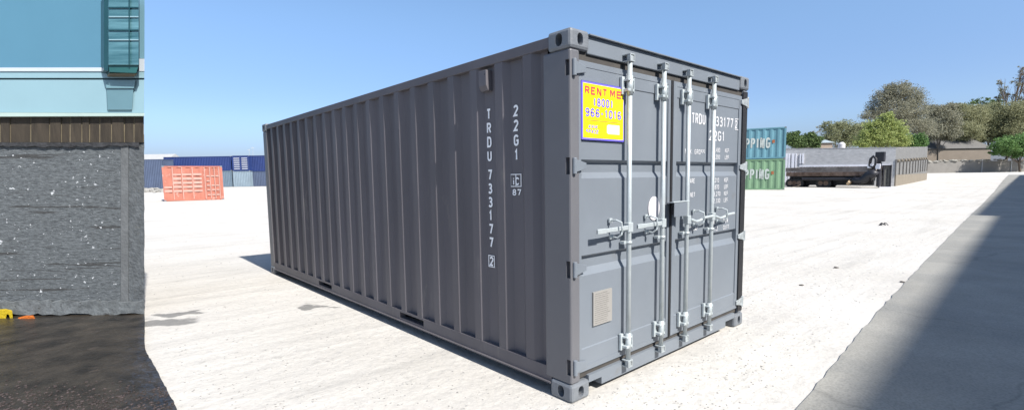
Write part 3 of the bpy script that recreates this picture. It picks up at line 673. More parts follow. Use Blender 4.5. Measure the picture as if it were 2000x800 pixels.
# ---------------------------------------------------------------- far containers
def far_container(A, B, h, depth, m, label, group=None, z=None, name='freight_container', pitch=.32, parts=True, frame_m=None):
    A = Vector(A); B = Vector(B)
    if z is not None: A = Vector((A.x, A.y, z)); B = Vector((B.x, B.y, z))
    else: A.z = B.z = min(A.z, B.z)
    u = (B-A); Lx = u.length; u.normalize(); n = Vector((-u.y, u.x, 0))
    if n.dot(A-CAM) < 0: n = -n
    T = empty(name, A+u*Lx/2+n*depth/2, label, 'shipping container', group); fm = frame_m or m
    pw = .16; up = Vector((0, 0, 1))
    def wall(o, d, Ln, inn):
        prof = []; x = pw; k = 0; cyc = [.0, .0, .05, .05]
        st = pitch/4
        while x < Ln-pw: prof.append((x, .02+cyc[k % 4])); x += st; k += 1
        prof.append((Ln-pw, .02)); nn = len(prof); q = MB(); V = []
        for zz in (.16, h-.12):
            for x, e_ in prof: V.append(o+d*x+inn*e_+up*zz)
        q.add(V, [[i, i+1, nn+i+1, nn+i] for i in range(nn-1)]); q.build('side_panel', m, T)
    wall(A, u, Lx, n); wall(A, n, depth, u); wall(B, n, depth, -u); wall(A+n*depth, u, Lx, -n)
    q = MB()
    for o in (A, B-u*pw): 
        for e_ in (0, depth-pw): q.obox(o+n*e_+up*.12, u*pw, n*pw, up*(h-.24))
    for zz, hh in ((.03, .14), (h-.14, .12)):
        for e_ in (0.004, depth-.104): q.obox(A+u*pw+n*e_+up*zz, u*(Lx-2*pw), n*.1, up*hh)
        for o in (A+u*.004, B-u*.104): q.obox(o+n*pw+up*zz, u*.1, n*(depth-2*pw), up*hh)
    q.build('frame', fm, T)
    for o in (A-u*.004, B-u*(pw-.004)):
        for e_ in (-.004, depth-pw+.004):
            for zz in (0, h-.12): q = MB(); q.obox(o+n*e_+up*zz, u*pw, n*pw, up*.12); q.build('corner_casting', M_cast, T)
    q = MB(); q.obox(A+u*.1+n*.1+up*(h-.06), u*(Lx-.2), n*(depth-.2), up*.02); q.build('roof', m, T)
    return T, A, u, n, Lx
M_fw0 = mat('faded_white_lettering', (.4, .44, .42), .7, .2, 2)
# stack with lettering
M_tealc = mat('faded_teal_paint', (.10, .23, .28), .6, .12, .9, dirt=((.25, .14, .08), 1.4, .68, .06))
M_greenc = mat('faded_green_paint', (.15, .26, .155), .6, .12, .9, dirt=((.3, .17, .09), 1.4, .66, .06))
A = G(1340, 370.5); B = G(1532, 370.5)
B2 = A+(B-A); hh = height_at(B, 1532, 247)/2
z0 = min(A.z, B.z)
Tg, A_, u_, n_, Lx_ = far_container(A, B, hh, 2.6, M_greenc, 'faded green container under the teal container in the stack of two', z=z0-.01, pitch=.62)
Tt, At, ut, nt_, Lt = far_container(A, B, hh, 2.6, M_tealc, 'faded teal container on top of the green container in the stack of two', z=z0+hh-.005, pitch=.62)
D = (B-A); mpx = (B-A).length/(1532-1340)
for Tq, zz in ((Tg, z0), (Tt, z0+hh)):
    Bz = Vector((B.x, B.y, zz))
    o = Bz-ut*(1532-1502)*mpx-nt_*.006+Vector((0, 0, hh*.34))
    text('lettering', [('SHIPPING', o, ut, (0, 0, 1), hh*.34, -mpx*72, 'RIGHT', 0)], M_fw0, Tq, .0, .15)
    q = MB(); o2 = Bz-ut*(1532-1507)*mpx-nt_*.01+Vector((0, 0, hh*.5)); q.obox(o2, ut*.22, nt_*.008, Vector((0, 0, .3))); q.build('small_mark', mat('orange_mark', (.3, .1, .04), .6), Tq)

# orange container
M_or = mat('faded_orange_paint', (.33, .115, .08), .65, .14, 1.2, c2=(.40, .14, .095), dirt=((.40, .27, .23), 2.2, .6, .1))
A = G(321, 393.5); _u = Vector((math.sin(math.radians(99.2)), math.cos(math.radians(99.2)), 0)); _d = ray(438, 390); _w = A-CAM
_l = (_w.y*_d.x-_w.x*_d.y)/(_u.x*_d.y-_u.y*_d.x); B = A+_u*_l; ho = height_at(A, 321, 323.5)
To, Ao, uo, no, Lo = far_container(A, B, ho, 2.9, M_or, 'faded orange container standing alone on the pale yard with white patches', pitch=.66)
Mfade = mat('chalky_white_patch', (.40, .24, .20), .8, .12, 3)
pxm = Lo/(437-323)
for i, (xa, xb) in enumerate(((325, 339), (342, 357), (360, 377), (380, 396))):
    for k, ya in enumerate((336, 345, 353, 361, 369)[(3 if i == 0 else 0):]):
        
        q = MB(); x0 = (xa-323)*pxm; w_ = (xb-xa)*pxm; zz = (393-ya-6)/(70)*ho
        q.obox(Ao+uo*x0-no*.012+Vector((0, 0, zz)), uo*w_, no*.02, Vector((0, 0, .045*ho+random.uniform(0, .1)))); q.build('faded_panel', Mfade, To)
for x_ in (402, 412, 421, 430): 
    q = MB(); x0 = (x_-323)*pxm; q.tube([Ao+uo*x0-no*.05+Vector((0, 0, .12)), Ao+uo*x0-no*.05+Vector((0, 0, ho-.1))], .035, 8); q.build('locking_bar', Mfade, To)
for x_ in (399,): 
    q = MB(); x0 = (x_-323)*pxm; q.obox(Ao+uo*x0-no*.02+Vector((0, 0, .14)), uo*.12, no*.04, Vector((0, 0, ho-.28))); q.build('door_post', M_or, To)
for k, ya in enumerate((340, 350, 359, 368, 378)):
    for xa, xb in ((405, 411), (414, 420), (423, 429)):
        if random.random() < .2: continue
        q = MB(); q.obox(Ao+uo*(xa-323)*pxm-no*.012+Vector((0, 0, (393-ya-5)/70*ho)), uo*(xb-xa)*pxm, no*.02, Vector((0, 0, .12))); q.build('faded_panel', Mfade, To)
for xa in (341, 358.5, 378): 
    q = MB(); q.obox(Ao+uo*(xa-323)*pxm-no*.02+Vector((0, 0, .16)), uo*.06, no*.035, Vector((0, 0, ho-.3))); q.build('vertical_rib', Mfade, To)

# blue stack far away
M_bl = mat('deep_blue_paint', (.012, .028, .115), .55, .12, .5)
M_gb = mat('grey_blue_paint', (.10, .14, .18), .6, .1, .5)
M_lb = mat('light_blue_grey_paint', (.17, .22, .26), .6, .1, .5)
M_nv = mat('slate_blue_paint', (.055, .075, .125), .6, .15, .5)
def placed(pa, pb, ya, yb): return G(pa, ya), G(pb, yb)
D0 = 98
def row(pa, pb, ytop_mid, ybot, m, label, D=D0, dep=3, group=None, zlift=None, **k):
    A = at(pa, D); B = at(pb, D); pm = (pa+pb)/2
    base = A.z if zlift is None else zlift
    Pm = at(pm, D); h = height_at(Vector((Pm.x, Pm.y, base)), pm, ytop_mid)
    return far_container(A, B, h, dep, m, label, z=base, group=group, **k)+(h, base)
ymid = 334
def tiers(pa, pb, yt, m1, l1, m2, l2, D):
    r = row(pa, pb, ymid, 363, m1, l1, D); r2 = row(pa, pb, yt, ymid, m2, l2, D, zlift=r[6]+r[5]); return r, r2
tiers(322, 453, 305.5, M_gb, 'grey blue container carrying the long deep blue container, mostly behind the orange one', M_bl, 'long deep blue container at the left of the upper row', 98)
r, rb = tiers(455, 489, 303.5, M_lb, 'light blue grey container under the blue one with white lettering', M_bl, 'deep blue container with rows of white lettering on its end', 97.5)
tiers(491, 560, 303, M_nv, 'slate coloured container below the blue one nearest the grey container', M_bl, 'deep blue container nearest the big grey one in the upper row', 98.5)
Tb, Ab, ub, nb, Lb, hb, zb_ = rb
its = []
for k, s in enumerate(('CMA', 'CGM', 'CMA', 'CGM')):
    pass
M_fw = mat('faded_white_marking', (.34, .36, .42), .6, .1, 2)
for c_ in (.1, .55):
    for k in range(6): q = MB(); q.obox(Ab+ub*Lb*c_-nb*.03+Vector((0, 0, hb*(.12+.135*k))), ub*Lb*.33, nb*.02, Vector((0, 0, hb*.06))); q.build('white_marking', M_fw, Tb)
# leftmost container end and the pale building behind
row(250, 319.5, 311, 355, M_nv, 'slate blue container beside the concrete wall, left of the orange one', D=92)
def shed(name, pa, pb, ytop, D, dep, mw, mr, label, ridge=.5):
    A = at(pa, D); B = at(pb, D); A.z = B.z = min(A.z, B.z)-.1; u = (B-A); Ln = u.length; u.normalize(); n = Vector((-u.y, u.x, 0))
    if n.dot(A-CAM) < 0: n = -n
    h = height_at(A, pa, ytop); T = empty(name, A+u*Ln/2+n*dep/2, label, 'building')
    up = Vector((0, 0, 1)); eh = h*(1-ridge)
    q = MB(); q.obox(A, u*Ln, n*dep, up*eh); q.build('wall', mw, T)
    q = MB(); o = .35
    q.prism([A-u*o-n*o+up*eh, A-u*o+n*dep/2+up*h, A-u*o+n*(dep+o)+up*eh], u*(Ln+2*o)); q.build('roof', mr, T)
    return T, A, u, n, Ln, eh
M_cream = mat('cream_wall', (.34, .32, .29), .8, .06, 1); M_palr = mat('pale_metal_roof', (.35, .35, .34), .5, .06, 1)
shed('pale_shed', 230, 318, 300, 128, 10, M_cream, M_palr, 'pale shed with a light roof behind the slate blue container', .3)
# debris near the slate container
q = MB(); 
for i in range(70):
    p = at(random.uniform(283, 322), random.uniform(70, 86)); q.lump((p.x, p.y, p.z+random.uniform(0, .25)), random.uniform(.12, .42), i, .6, .3)
tag(q.build('rubble_heap', mat('pale_rubble', (.25, .24, .22), .9, .35, 2)), 'low heap of pale rubble in front of the slate blue container', 'rubble', kind='stuff')
# light masts
for px, yt in ((490, 290), (497, 286)):
    p = at(px, 150); h = height_at(p, px, yt); T = empty('light_mast', p, 'thin pale mast rising behind the blue containers, %s one' % ('shorter' if px == 490 else 'taller'), 'mast', 'thin masts behind the blue containers')
    q = MB(); q.tube([p, p+Vector((0, 0, h))], .08, 8, .04); q.build('pole', M_keep, T)
    q = MB(); q.obox(p+Vector((-.5, -.1, h-.5)), (1.0, 0, 0), (0, .2, 0), (0, 0, .1)); q.build('lamp_head', M_keep, T)

# ---------------------------------------------------------------- long grey wall building with trailer
M_gbrick = mat('grey_block_wall', (.42, .42, .425), .9, .12, 2.2, bump=.5, bscale=3, stretch=(1, 1, 3), c2=(.52, .52, .52), dirt=((.28, .28, .28), 3, .62, .08))
M_wht = mat('chalk_white_sheet', (.75, .75, .8), .7, .1, 2)
M_rib = mat('grey_rib_sheet', (.33, .33, .33), .8, .12, 2)
M_beige = mat('beige_footing', (.19, .165, .13), .9, .1, 1.5)
def grey_wall():
    A = G(1528, 363.0); Bc = G(1746, 363.5); Cc = G(1808, 351)
    T = empty('block_wall_enclosure', Bc, 'long low grey block enclosure with a ribbed end behind the rusty trailer', 'enclosure')
    up = Vector((0, 0, 1)); hA = height_at(A, 1528, 290); hB = height_at(Bc, 1746, 287.5); hC = height_at(Cc, 1808, 286.5)
    back = Vector((.55, .83, 0))
    def seg(P, Q, h1, h2, th, m, name, z1=0, z2=0, prot=0):
        u = (Q-P).normalized(); n = Vector((-u.y, u.x, 0))
        if n.dot(P-CAM) < 0: n = -n
        P = P-n*prot; Q = Q-n*prot
        q = MB(); q.prism([P+up*z1, Q+up*z2, Q+up*h2, P+up*h1], n*th); return q.build(name, m, T), u, n
    seg(A, Bc, hA, hB, .3, M_gbrick, 'block_wall')
    seg(Bc, Cc, hB, hC, .3, mat('dull_grey_end_wall', (.15, .15, .148), .9, .14, 1.5, bump=.3, bscale=3), 'ribbed_end_wall')
    seg(Bc, Cc, hB*.29, hC*.20, .2, M_beige, 'footing', -.2, -.2, .12)
    N_ = 11
    for i in range(N_+1):
        P = Bc.lerp(Cc, i/N_); hh_ = hB+(hC-hB)*i/N_; u = (Cc-Bc).normalized(); n = Vector((-u.y, u.x, 0)); n = -n if n.dot(P-CAM) < 0 else n
        q = MB(); q.obox(P-n*.12-u*.05+up*(hh_*.27), u*.11, n*.1, up*hh_*.42); q.build('rib_post', M_rowgrey, T)
        if i < N_:
            Pm = P.lerp(Bc.lerp(Cc, (i+1)/N_), .5); q = MB(); q.lump(Pm-n*.08+up*hh_*.655, .15, i, 1.2, .08); q.build('round_cap', M_beige, T)
    # roof sheet closing the box
    q = MB(); q.prism([A+up*(hA-.15), Bc+up*(hB-.15), Cc+up*(hC-.15), Cc+back*14+up*(hC-.15), A+back*14+up*(hA-.15)], up*.1); q.build('roof_deck', M_gbrick, T)
    # white ribbed panels at the left end
    u = (Bc-A).normalized(); n = Vector((-u.y, u.x, 0)); n = -n if n.dot(A-CAM) < 0 else n
    Lp = (Bc-A).length/(1746-1528)
    for pa, pb in ((1533, 1538), (1539, 1543), (1546, 1552), (1554, 1557), (1563, 1566), (1568, 1572)):
        q = MB(); q.obox(A+u*(pa-1528)*Lp-n*.1+up*(.4 if pb < 1560 else 2.6), u*(pb-pa)*Lp, n*.08, up*(hA*(.86 if pb < 1560 else .34)-.4)); q.build('white_panel', M_wht, T)
    # drip edge ledge
    for i in range(26):
        x = 1565+i*6.2; q = MB(); q.obox(A+u*(x-1528)*Lp-n*.12+up*hA*.46, u*.22, n*.11, up*.22); q.build('dark_drain', M_black, T)
    seg(A+u*(1563-1528)*Lp, A+u*(1738-1528)*Lp, hA*.55, hB*.57, .08, M_wht, 'pale_ledge', hA*.50, hB*.52, .15)
grey_wall()
M_rust = mat('rusty_steel', (.11, .058, .035), .8, .4, 1.5, c2=(.24, .17, .135))
M_gun = mat('black_steel_and_shade', (.022, .022, .028), .5, .3, 3)
def trailer():
    A = G(1533, 365); B = G(1722, 367); u = (B-A); Ln = u.length; u.normalize(); n = Vector((-u.y, u.x, 0)); n = -n if n.dot(A-CAM) < 0 else n
    up = Vector((0, 0, 1)); z0 = min(A.z, B.z); A.z = B.z = z0
    T = empty('flatbed_trailer', A+u*Ln/2+n*1.2, 'long rusty low flatbed trailer parked in front of the grey block enclosure', 'trailer')
    s = Ln/(1722-1533)
    q = MB(); q.obox(A+up*1.72, u*Ln*.93, n*2.4, up*.45); q.build('load_bed', mat('dusty_brown_deck', (.14, .115, .10), .85, .3, 1, c2=(.28, .25, .235)), T, bevel=.03)
    q = MB(); q.obox(A+u*.1-n*.05+up*1.25, u*(Ln*.9), n*.16, up*.44); q.obox(A+u*.1+n*2.2+up*1.25, u*(Ln*.9), n*.16, up*.44); q.build('side_beam', M_rust, T)
    q = MB(); q.obox(A+u*.3+n*.5+up*.75, u*(Ln*.85), n*.25, up*.5); q.obox(A+u*.3+n*1.6+up*.75, u*(Ln*.85), n*.25, up*.5); q.build('chassis_rail', M_gun, T)
    for i in range(16): q = MB(); q.obox(A+u*(.5+i*Ln*.055)-n*.07+up*1.28, u*.09, n*.03, up*.38); q.build('stake_pocket', M_rust, T)
    for i, x in enumerate((1542, 1551, 1561, 1606, 1617)):
        for e_ in (.25, 1.85):
            c = A+u*(x-1533)*s+n*e_+up*.5
            q = MB(); q.tube([c, c+n*.32], .5, 20); wh = q.build('wheel', M_black, T, bevel=.05, origin=c)
            q = MB(); q.tube([c-n*.02, c+n*.05], .24, 14); q.build('rim', M_rust, wh)
    q = MB(); q.obox(A+u*.25+n*.95+up*.3, u*(Ln*.86), n*.5, up*.95); q.build('undercarriage_shade', M_gun, T)  # solid black mass under the bed, also standing in for its shade
    # long rolled tarpaulin / tube under the deck
    q = MB(); q.tube([A+u*(1570-1533)*s-n*.02+up*.95, A+u*(1690-1533)*s-n*.02+up*.95], .16, 10); q.build('tool_tube', M_gun, T)
    # gooseneck: curved black arm
    P0 = A+u*(1672-1533)*s-n*.1; 
    def pt(px, zz, e_=-.25): return A+u*(px-1533)*s+n*e_+up*zz
    q = MB(); q.tube([pt(1672, .85), pt(1682, .75), pt(1692, .9), pt(1700, 1.3), pt(1706, 1.45), pt(1712, 1.2)], .34, 12, .5); q.build('gooseneck_arm', M_gun, T, smooth=True)
    q = MB(); q.tube([pt(1700, 2.2), pt(1702, 2.9), pt(1706, 3.15), pt(1711, 2.9), pt(1711, 2.3), pt(1706, 2.05), pt(1701, 2.2)], .13, 8); q.build('lifting_eye', M_gun, T, smooth=True)
    q = MB(); q.obox(pt(1709, 2.6), u*.75, n*.5, up*.95); q.obox(pt(1713, .2), u*.28, n*.5, up*2.4); q.build('coupling_head', M_gun, T, bevel=.06)
    q = MB(); q.obox(pt(1711, 1.9, -.35), u*.4, n*.1, up*.5); q.obox(pt(1697, 2.0, -.35), u*.35, n*.1, up*.42); q.build('pale_plate', M_wht, T, bevel=.03)
    q = MB(); q.tube([pt(1664, .62, -.4), pt(1668, .5, -.4)], .26, 10); q.build('tow_ring', mat('tan_ring', (.5, .36, .22), .7), T)
trailer()
def bin_():
    A = G(1717, 366.5); B = G(1740, 366.5); u = (B-A); Ln = u.length; u.normalize(); n = Vector((-u.y, u.x, 0)); n = -n if n.dot(A-CAM) < 0 else n; up = Vector((0, 0, 1)); z0 = min(A.z, B.z); A.z = B.z = z0
    h = height_at(B, 1738, 322)
    T = empty('steel_cabinet', A+u*Ln/2, 'upright black framed steel cabinet standing at the end of the rusty trailer', 'cabinet')
    q = MB(); t = .12
    q.obox(A+u*Ln*.25, u*t, n*.9, up*h); q.obox(B-u*t, u*t, n*.9, up*h); q.obox(A+u*(Ln*.25+t), u*(Ln*.75-2*t), n*.9, up*t); q.obox(A+u*(Ln*.25+t)+up*(h-t), u*(Ln*.75-2*t), n*.9, up*t)
    q.build('frame', M_gun, T, bevel=.02)
    q = MB(); q.obox(A+u*(Ln*.25+t)+n*.12+up*t, u*(Ln*.75-2*t), n*.7, up*(h-2*t)); q.build('cabinet_body', mat('dull_grey_door', (.12, .12, .11), .7, .2, 3), T)
    q = MB(); q.obox(A+u*Ln*.62+n*.09+up*.3, u*.06, n*.03, up*(h-.7)); q.build('door_split', M_gun, T)
    q = MB(); q.obox(A-n*.1-up*.02, u*(Ln*1.05), n*1.1, up*.12); q.build('base_plate', M_wht, T)
bin_()

# ---------------------------------------------------------------- right background: low wall, long roofed house, stones
M_lowwall = mat('dusty_render_wall', (.18, .17, .155), .9, .12, .6)
A = at(1806, 128); B = at(2120, 128); u = (B-A).normalized(); n = Vector((-u.y, u.x, 0)); n = -n if n.dot(A-CAM) < 0 else n
up = Vector((0, 0, 1)); A.z = B.z = A.z-.2
T = empty('boundary_wall', A, 'long low grey brown boundary wall at the far right edge of the yard', 'wall')
hl = height_at(A, 1808, 315.5)
q = MB(); q.prism([A, B, B+up*height_at(B, 2120, 312), A+up*hl], n*.4); q.build('wall_face', M_lowwall, T)
for px in (1915, 1972):
    P = at(px, 128); q = MB(); q.obox(P-n*.12-up*.2, u*.25, n*.1, up*(hl+.15)); q.build('wall_post', M_rib, T)
# stones on the wall
q = MB()
for i in range(46):
    px = random.uniform(1809, 1962); P = at(px, 128.2); q.lump((P.x, P.y, A.z+hl-.08+random.uniform(0, .35)), random.uniform(.25, .6), i+300, .45, .25)
tag(q.build('wall_stones', mat('pale_stone', (.26, .25, .22), .9, .25, 1)), 'row of loose pale stones lying along the top of the low boundary wall', 'stones', kind='stuff')
# grassy bank behind wall
M_bank = mat('dusty_green_bank', (.05, .065, .035), .95, .35, .3, c2=(.085, .08, .055))
A2 = at(1806, 131); q = MB()
pts = [at(1790, 129), at(2300, 129), at(2400, 300), at(1500, 300), at(1500, 150), at(1700, 135)]
q.add([Vector((p.x, p.y, (1.9 if i < 2 else 3.5))) for i, p in enumerate(pts)]+[Vector((p.x, p.y, -1)) for p in pts], [[0, 1, 2, 3, 4, 5]]+[[i, (i+1) % 6, 6+(i+1) % 6, 6+i] for i in range(6)])
tag(q.build('grassy_bank', M_bank), kind='structure')
# house with long grey roof
M_tile = mat('grey_tile_roof', (.12, .115, .11), .85, .15, 1.2, stretch=(1, 1, 4), bump=.3, bscale=3)
M_bw = mat('tan_house_wall', (.18, .15, .12), .85, .08, .6)
def farhouse(name, pa, pb, yr, ye, D, mw, mr, label, dep=9, lift=1.9, hip=0):
    A = at(pa, D); B = at(pb, D); A.z = B.z = lift-.1; u = (B-A); Ln = u.length; u.normalize(); n = Vector((-u.y, u.x, 0)); n = -n if n.dot(A-CAM) < 0 else n
    pm = (pa+pb)/2; Pm = at(pm, D); Pm.z = A.z; eh = height_at(Pm, pm, ye); Pr = Pm+n*dep/2; rh = height_at(Pr, pm, yr)
    T = empty(name, A+u*Ln/2+n*dep/2, label, 'house')
    q = MB(); q.obox(A, u*Ln, n*dep, up*eh); q.build('wall', mw, T)
    o = .4; q = MB()
    q.add([A-u*o-n*o+up*eh, B+u*o-n*o+up*eh, B+u*o+n*(dep+o)+up*eh, A-u*o+n*(dep+o)+up*eh, A+u*(hip)+n*dep/2+up*rh, B-u*hip+n*dep/2+up*rh], [[0, 1, 5, 4], [2, 3, 4, 5], [0, 4, 3], [1, 2, 5], [0, 3, 2, 1]]); q.build('roof', mr, T)
    return T, A, u, n, Ln, eh
r_ = farhouse('far_house', 1800, 1932, 271, 290, 140, M_bw, M_tile, 'long house with grey tiled roof and tan wall beyond the low boundary wall', 12, 2.0, .3)
q = MB(); q.obox(r_[1]+r_[2]*(r_[4]*.955)-r_[3]*.1, r_[2]*1.1, r_[3]*.08, up*2.6); q.build('dark_doorway', M_dark, r_[0])
q = MB(); q.obox(r_[1]+r_[2]*(r_[4]*.1)-r_[3]*.1+up*.9, r_[2]*1.3, r_[3]*.08, up*.9)
r_ = farhouse('small_house', 1590, 1623, 266, 279, 112, mat('sandy_house_wall', (.24, .19, .15), .85, .06, 1), mat('pale_blue_roof', (.25, .29, .31), .6, .06, 1), 'small house with pale blue roof showing between the hedge and olive bush', 8, 1.4, 2.0)
q = MB(); p = at(1641, 100); p.z = 2
T = empty('white_tank', p, 'small white tank on the far side of the grey block enclosure', 'tank')
q.tube([p, p+up*height_at(p, 1641, 281)], .62, 14); q.build('tank_shell', M_gridwhite, T)
q = MB(); q.tube([p+up*(height_at(p, 1641, 281)), p+up*(height_at(p, 1641, 281)+.35)], .6, 14, .2); q.build('tank_lid', M_gridwhite, T)

# ---------------------------------------------------------------- trees
M_bark = mat('grey_brown_bark', (.11, .085, .065), .9, .3, 3, bump=.4, bscale=8)
M_barkp = mat('pale_twig_bark', (.20, .17, .14), .9, .3, 3)
def tree(name, label, px, D, clumps, leafm, nleaf, lsize, barkm=M_bark, trunk=.25, base_z=None, group=None, twigs=0, fill=.75, cat='tree'):
    P = at(px, D)
    if base_z is not None: P.z = base_z
    T = empty(name, P, label, cat, group)
    s = D/FOC; RR = random.Random(int(px*7+D)); rg = np.random.default_rng(int(px*7+D))
    cl = []
    for (cx, cy, rx, ry) in clumps:
        q = at(cx, D+RR.uniform(-1, 1)*rx*s*.5); z = P.z+height_at(Vector((q.x, q.y, P.z)), cx, cy)
        cl.append((Vector((q.x, q.y, z)), rx*s, ry*s))
    tb = MB()
    topz = max(c[0].z for c in cl); mainc = sum((c[0] for c in cl), Vector())/len(cl)
    fork = P.lerp(Vector((mainc.x, mainc.y, topz)), .3); fork.x += RR.uniform(-.3, .3)
    tb.tube([P-up*.3, P.lerp(fork, .5)+Vector((RR.uniform(-.15, .15), 0, 0)), fork], trunk, 9, trunk*.7)
    for c, rx, rz in cl:
        mid = fork.lerp(c, .5)+Vector((RR.uniform(-.4, .4), RR.uniform(-.4, .4), RR.uniform(-.2, .5)))
        tb.tube([fork, mid, c], trunk*.5, 6, trunk*.14)
        for k in range(twigs):
            v = Vector((RR.gauss(0, 1), RR.gauss(0, 1), RR.gauss(.5, .8))).normalized()
            e = c+Vector((v.x*rx, v.y*rx, v.z*rz))*RR.uniform(.7, 1.1); st = mid.lerp(c, RR.uniform(.2, 1))
            tb.tube([st, st.lerp(e, .55)+Vector((0, 0, RR.uniform(-.2, .3))), e], trunk*.16, 4, trunk*.04)
    tb.build('trunk', barkm, T)
    tot = sum(c[1]*c[2] for c in cl); V = []; 
    allp = []
    for c, rx, rz in cl:
        nc = max(30, int(nleaf*rx*rz/tot)); sub = max(6, nc//28)
        d = rg.normal(size=(sub, 3)); d /= np.linalg.norm(d, axis=1)[:, None]; rr = rg.uniform(.3, 1.0, (sub, 1))**.6*rg.uniform(.75, 1.28, (sub, 1))
        cs = d*rr*np.array([rx, rx, rz])+np.array(c)
        k = rg.integers(0, sub, nc); sr = min(rx, rz)*.20
        p = cs[k]+rg.normal(size=(nc, 3))*sr*np.array([1.1, 1.1, .75])
        allp.append(p)
    Pn = np.concatenate(allp); n_ = len(Pn)
    a = rg.normal(size=(n_, 3)); a /= np.linalg.norm(a, axis=1)[:, None]
    b = rg.normal(size=(n_, 3)); b -= a*(a*b).sum(1)[:, None]; b /= np.linalg.norm(b, axis=1)[:, None]
    sz = lsize*rg.uniform(.6, 1.3, (n_, 1)); a = a*sz; b = b*sz*.55
    V = np.stack([Pn-a, Pn-b*.9, Pn+a, Pn+b*.9], 1).reshape(-1, 3)-np.array(P)
    me = bpy.data.meshes.new('crown'); me.vertices.add(n_*4); me.vertices.foreach_set('co', V.ravel()); me.loops.add(n_*4); me.loops.foreach_set('vertex_index', np.arange(n_*4)); me.polygons.add(n_)
    me.polygons.foreach_set('loop_start', np.arange(0, n_*4, 4)); me.polygons.foreach_set('loop_total', np.full(n_, 4)); me.update(); me.validate(); me.materials.append(leafm)
    o = bpy.data.objects.new('crown', me); col.objects.link(o); o.parent = T
    return T
L_olive = leafmat('olive_leaves', (.21, .225, .125), (.30, .31, .18)); L_brown = leafmat('brown_olive_leaves', (.215, .21, .15), (.31, .305, .225)); L_bright = leafmat('bright_yellow_green_leaves', (.22, .28, .09), (.42, .46, .17))
L_green = leafmat('fresh_green_leaves', (.075, .15, .05), (.17, .28, .09)); L_dark = leafmat('dark_green_leaves', (.05, .085, .035), (.17, .24, .085)); L_dry = leafmat('dry_olive_leaves', (.25, .255, .145), (.34, .34, .20))
tree('round_hedge_bush', 'dark green bush just right of the stacked teal container', 1548, 100, [(1543, 273, 14, 13), (1560, 276, 14, 12), (1553, 262, 7, 6)], L_dark, 6000, .2, base_z=1.2, cat='bush')
tree('round_hedge_bush', 'dark green bush left of the small pale blue roofed house', 1580, 100, [(1573, 276, 13, 13), (1590, 278, 10, 11), (1580, 266, 9, 6)], L_dark, 6000, .2, base_z=1.2, cat='bush')
tree('thin_tree', 'thin leafless looking tree above the small pale blue roof', 1594, 125, [(1588, 258, 8, 6), (1600, 250, 9, 7), (1583, 264, 6, 4)], L_brown, 500, .16, M_barkp, .12, 2.0, twigs=12)
tree('olive_bush_tree', 'spreading dull olive tree right behind the small house', 1640, 120, [(1622, 262, 15, 16), (1645, 255, 18, 18), (1664, 260, 16, 18), (1632, 248, 12, 10), (1655, 275, 25, 12), (1614, 276, 12, 10), (1684, 252, 14, 14), (1612, 246, 9, 8)], L_olive, 20000, .16, M_barkp, .25, 2.0, twigs=8)
tree('brown_crown_tree', 'tall broad brownish tree with the highest dense crown behind the yellow green one', 1745, 128, [(1745, 180, 22, 17), (1720, 190, 20, 17), (1770, 190, 22, 18), (1705, 212, 18, 14), (1740, 215, 30, 20), (1780, 215, 24, 22), (1695, 226, 16, 10), (1760, 240, 34, 22), (1795, 250, 24, 20), (1730, 172, 12, 9), (1757, 168, 11, 8)], L_brown, 42000, .165, M_barkp, .5, 2.4, twigs=9)
tree('bright_tree', 'bright yellow green leafy tree in front of the tall brownish tree', 1716, 92, [(1722, 236, 13, 14), (1705, 250, 18, 14), (1738, 250, 18, 15), (1690, 268, 18, 16), (1715, 270, 24, 18), (1745, 270, 20, 16), (1760, 280, 12, 10), (1728, 226, 9, 7), (1682, 281, 15, 9)], L_bright, 22000, .16, M_bark, .3, .9, twigs=3)
tree('small_green_bush', 'small fresh green bush at the right foot of the yellow green tree', 1783, 96, [(1776, 276, 12, 12), (1792, 274, 11, 11), (1783, 284, 16, 9)], L_green, 4500, .2, base_z=1.0, trunk=.12, cat='bush')
for i, (px, cl, lm, lab, D) in enumerate((
    (1830, [(1822, 225, 16, 18), (1838, 235, 20, 22), (1820, 255, 22, 16), (1845, 212, 14, 10), (1812, 214, 12, 9), (1850, 262, 18, 12), (1812, 262, 14, 12), (1835, 240, 22, 20)], L_brown, 'brownish olive thicket tree next right of the tallest brown tree', 140),
    (1878, [(1870, 228, 20, 20), (1890, 232, 20, 22), (1878, 255, 26, 16), (1862, 212, 14, 10), (1900, 215, 14, 10), (1868, 266, 18, 10), (1893, 266, 18, 10)], L_dry, 'dry olive thicket tree above the ridge of the long grey roof', 146),
    (1925, [(1915, 232, 20, 22), (1938, 232, 22, 22), (1925, 256, 28, 16), (1930, 212, 16, 10), (1915, 268, 18, 9), (1938, 266, 18, 10)], L_olive, 'dull olive thicket tree left of the bare branched tall tree', 148),
    (1975, [(1965, 228, 22, 24), (1990, 228, 24, 26), (1975, 255, 30, 16), (1985, 208, 18, 10), (2015, 232, 24, 28), (1962, 264, 18, 10), (1985, 266, 18, 10)], L_dry, 'dry olive thicket tree at the right edge of the picture', 144))):
    tree('thicket_tree', lab, px, D, cl, lm, 42000, .20, M_barkp, .22, 2.5, 'thicket trees beyond the long grey roof', twigs=6)
tree('dark_top_tree', 'dark open topped tree rising over the olive thicket', 1900, 165, [(1890, 204, 14, 8), (1905, 197, 14, 8), (1925, 203, 16, 9), (1940, 196, 10, 7), (1880, 210, 10, 6)], L_dark, 1900, .24, M_bark, .3, 3, twigs=12)
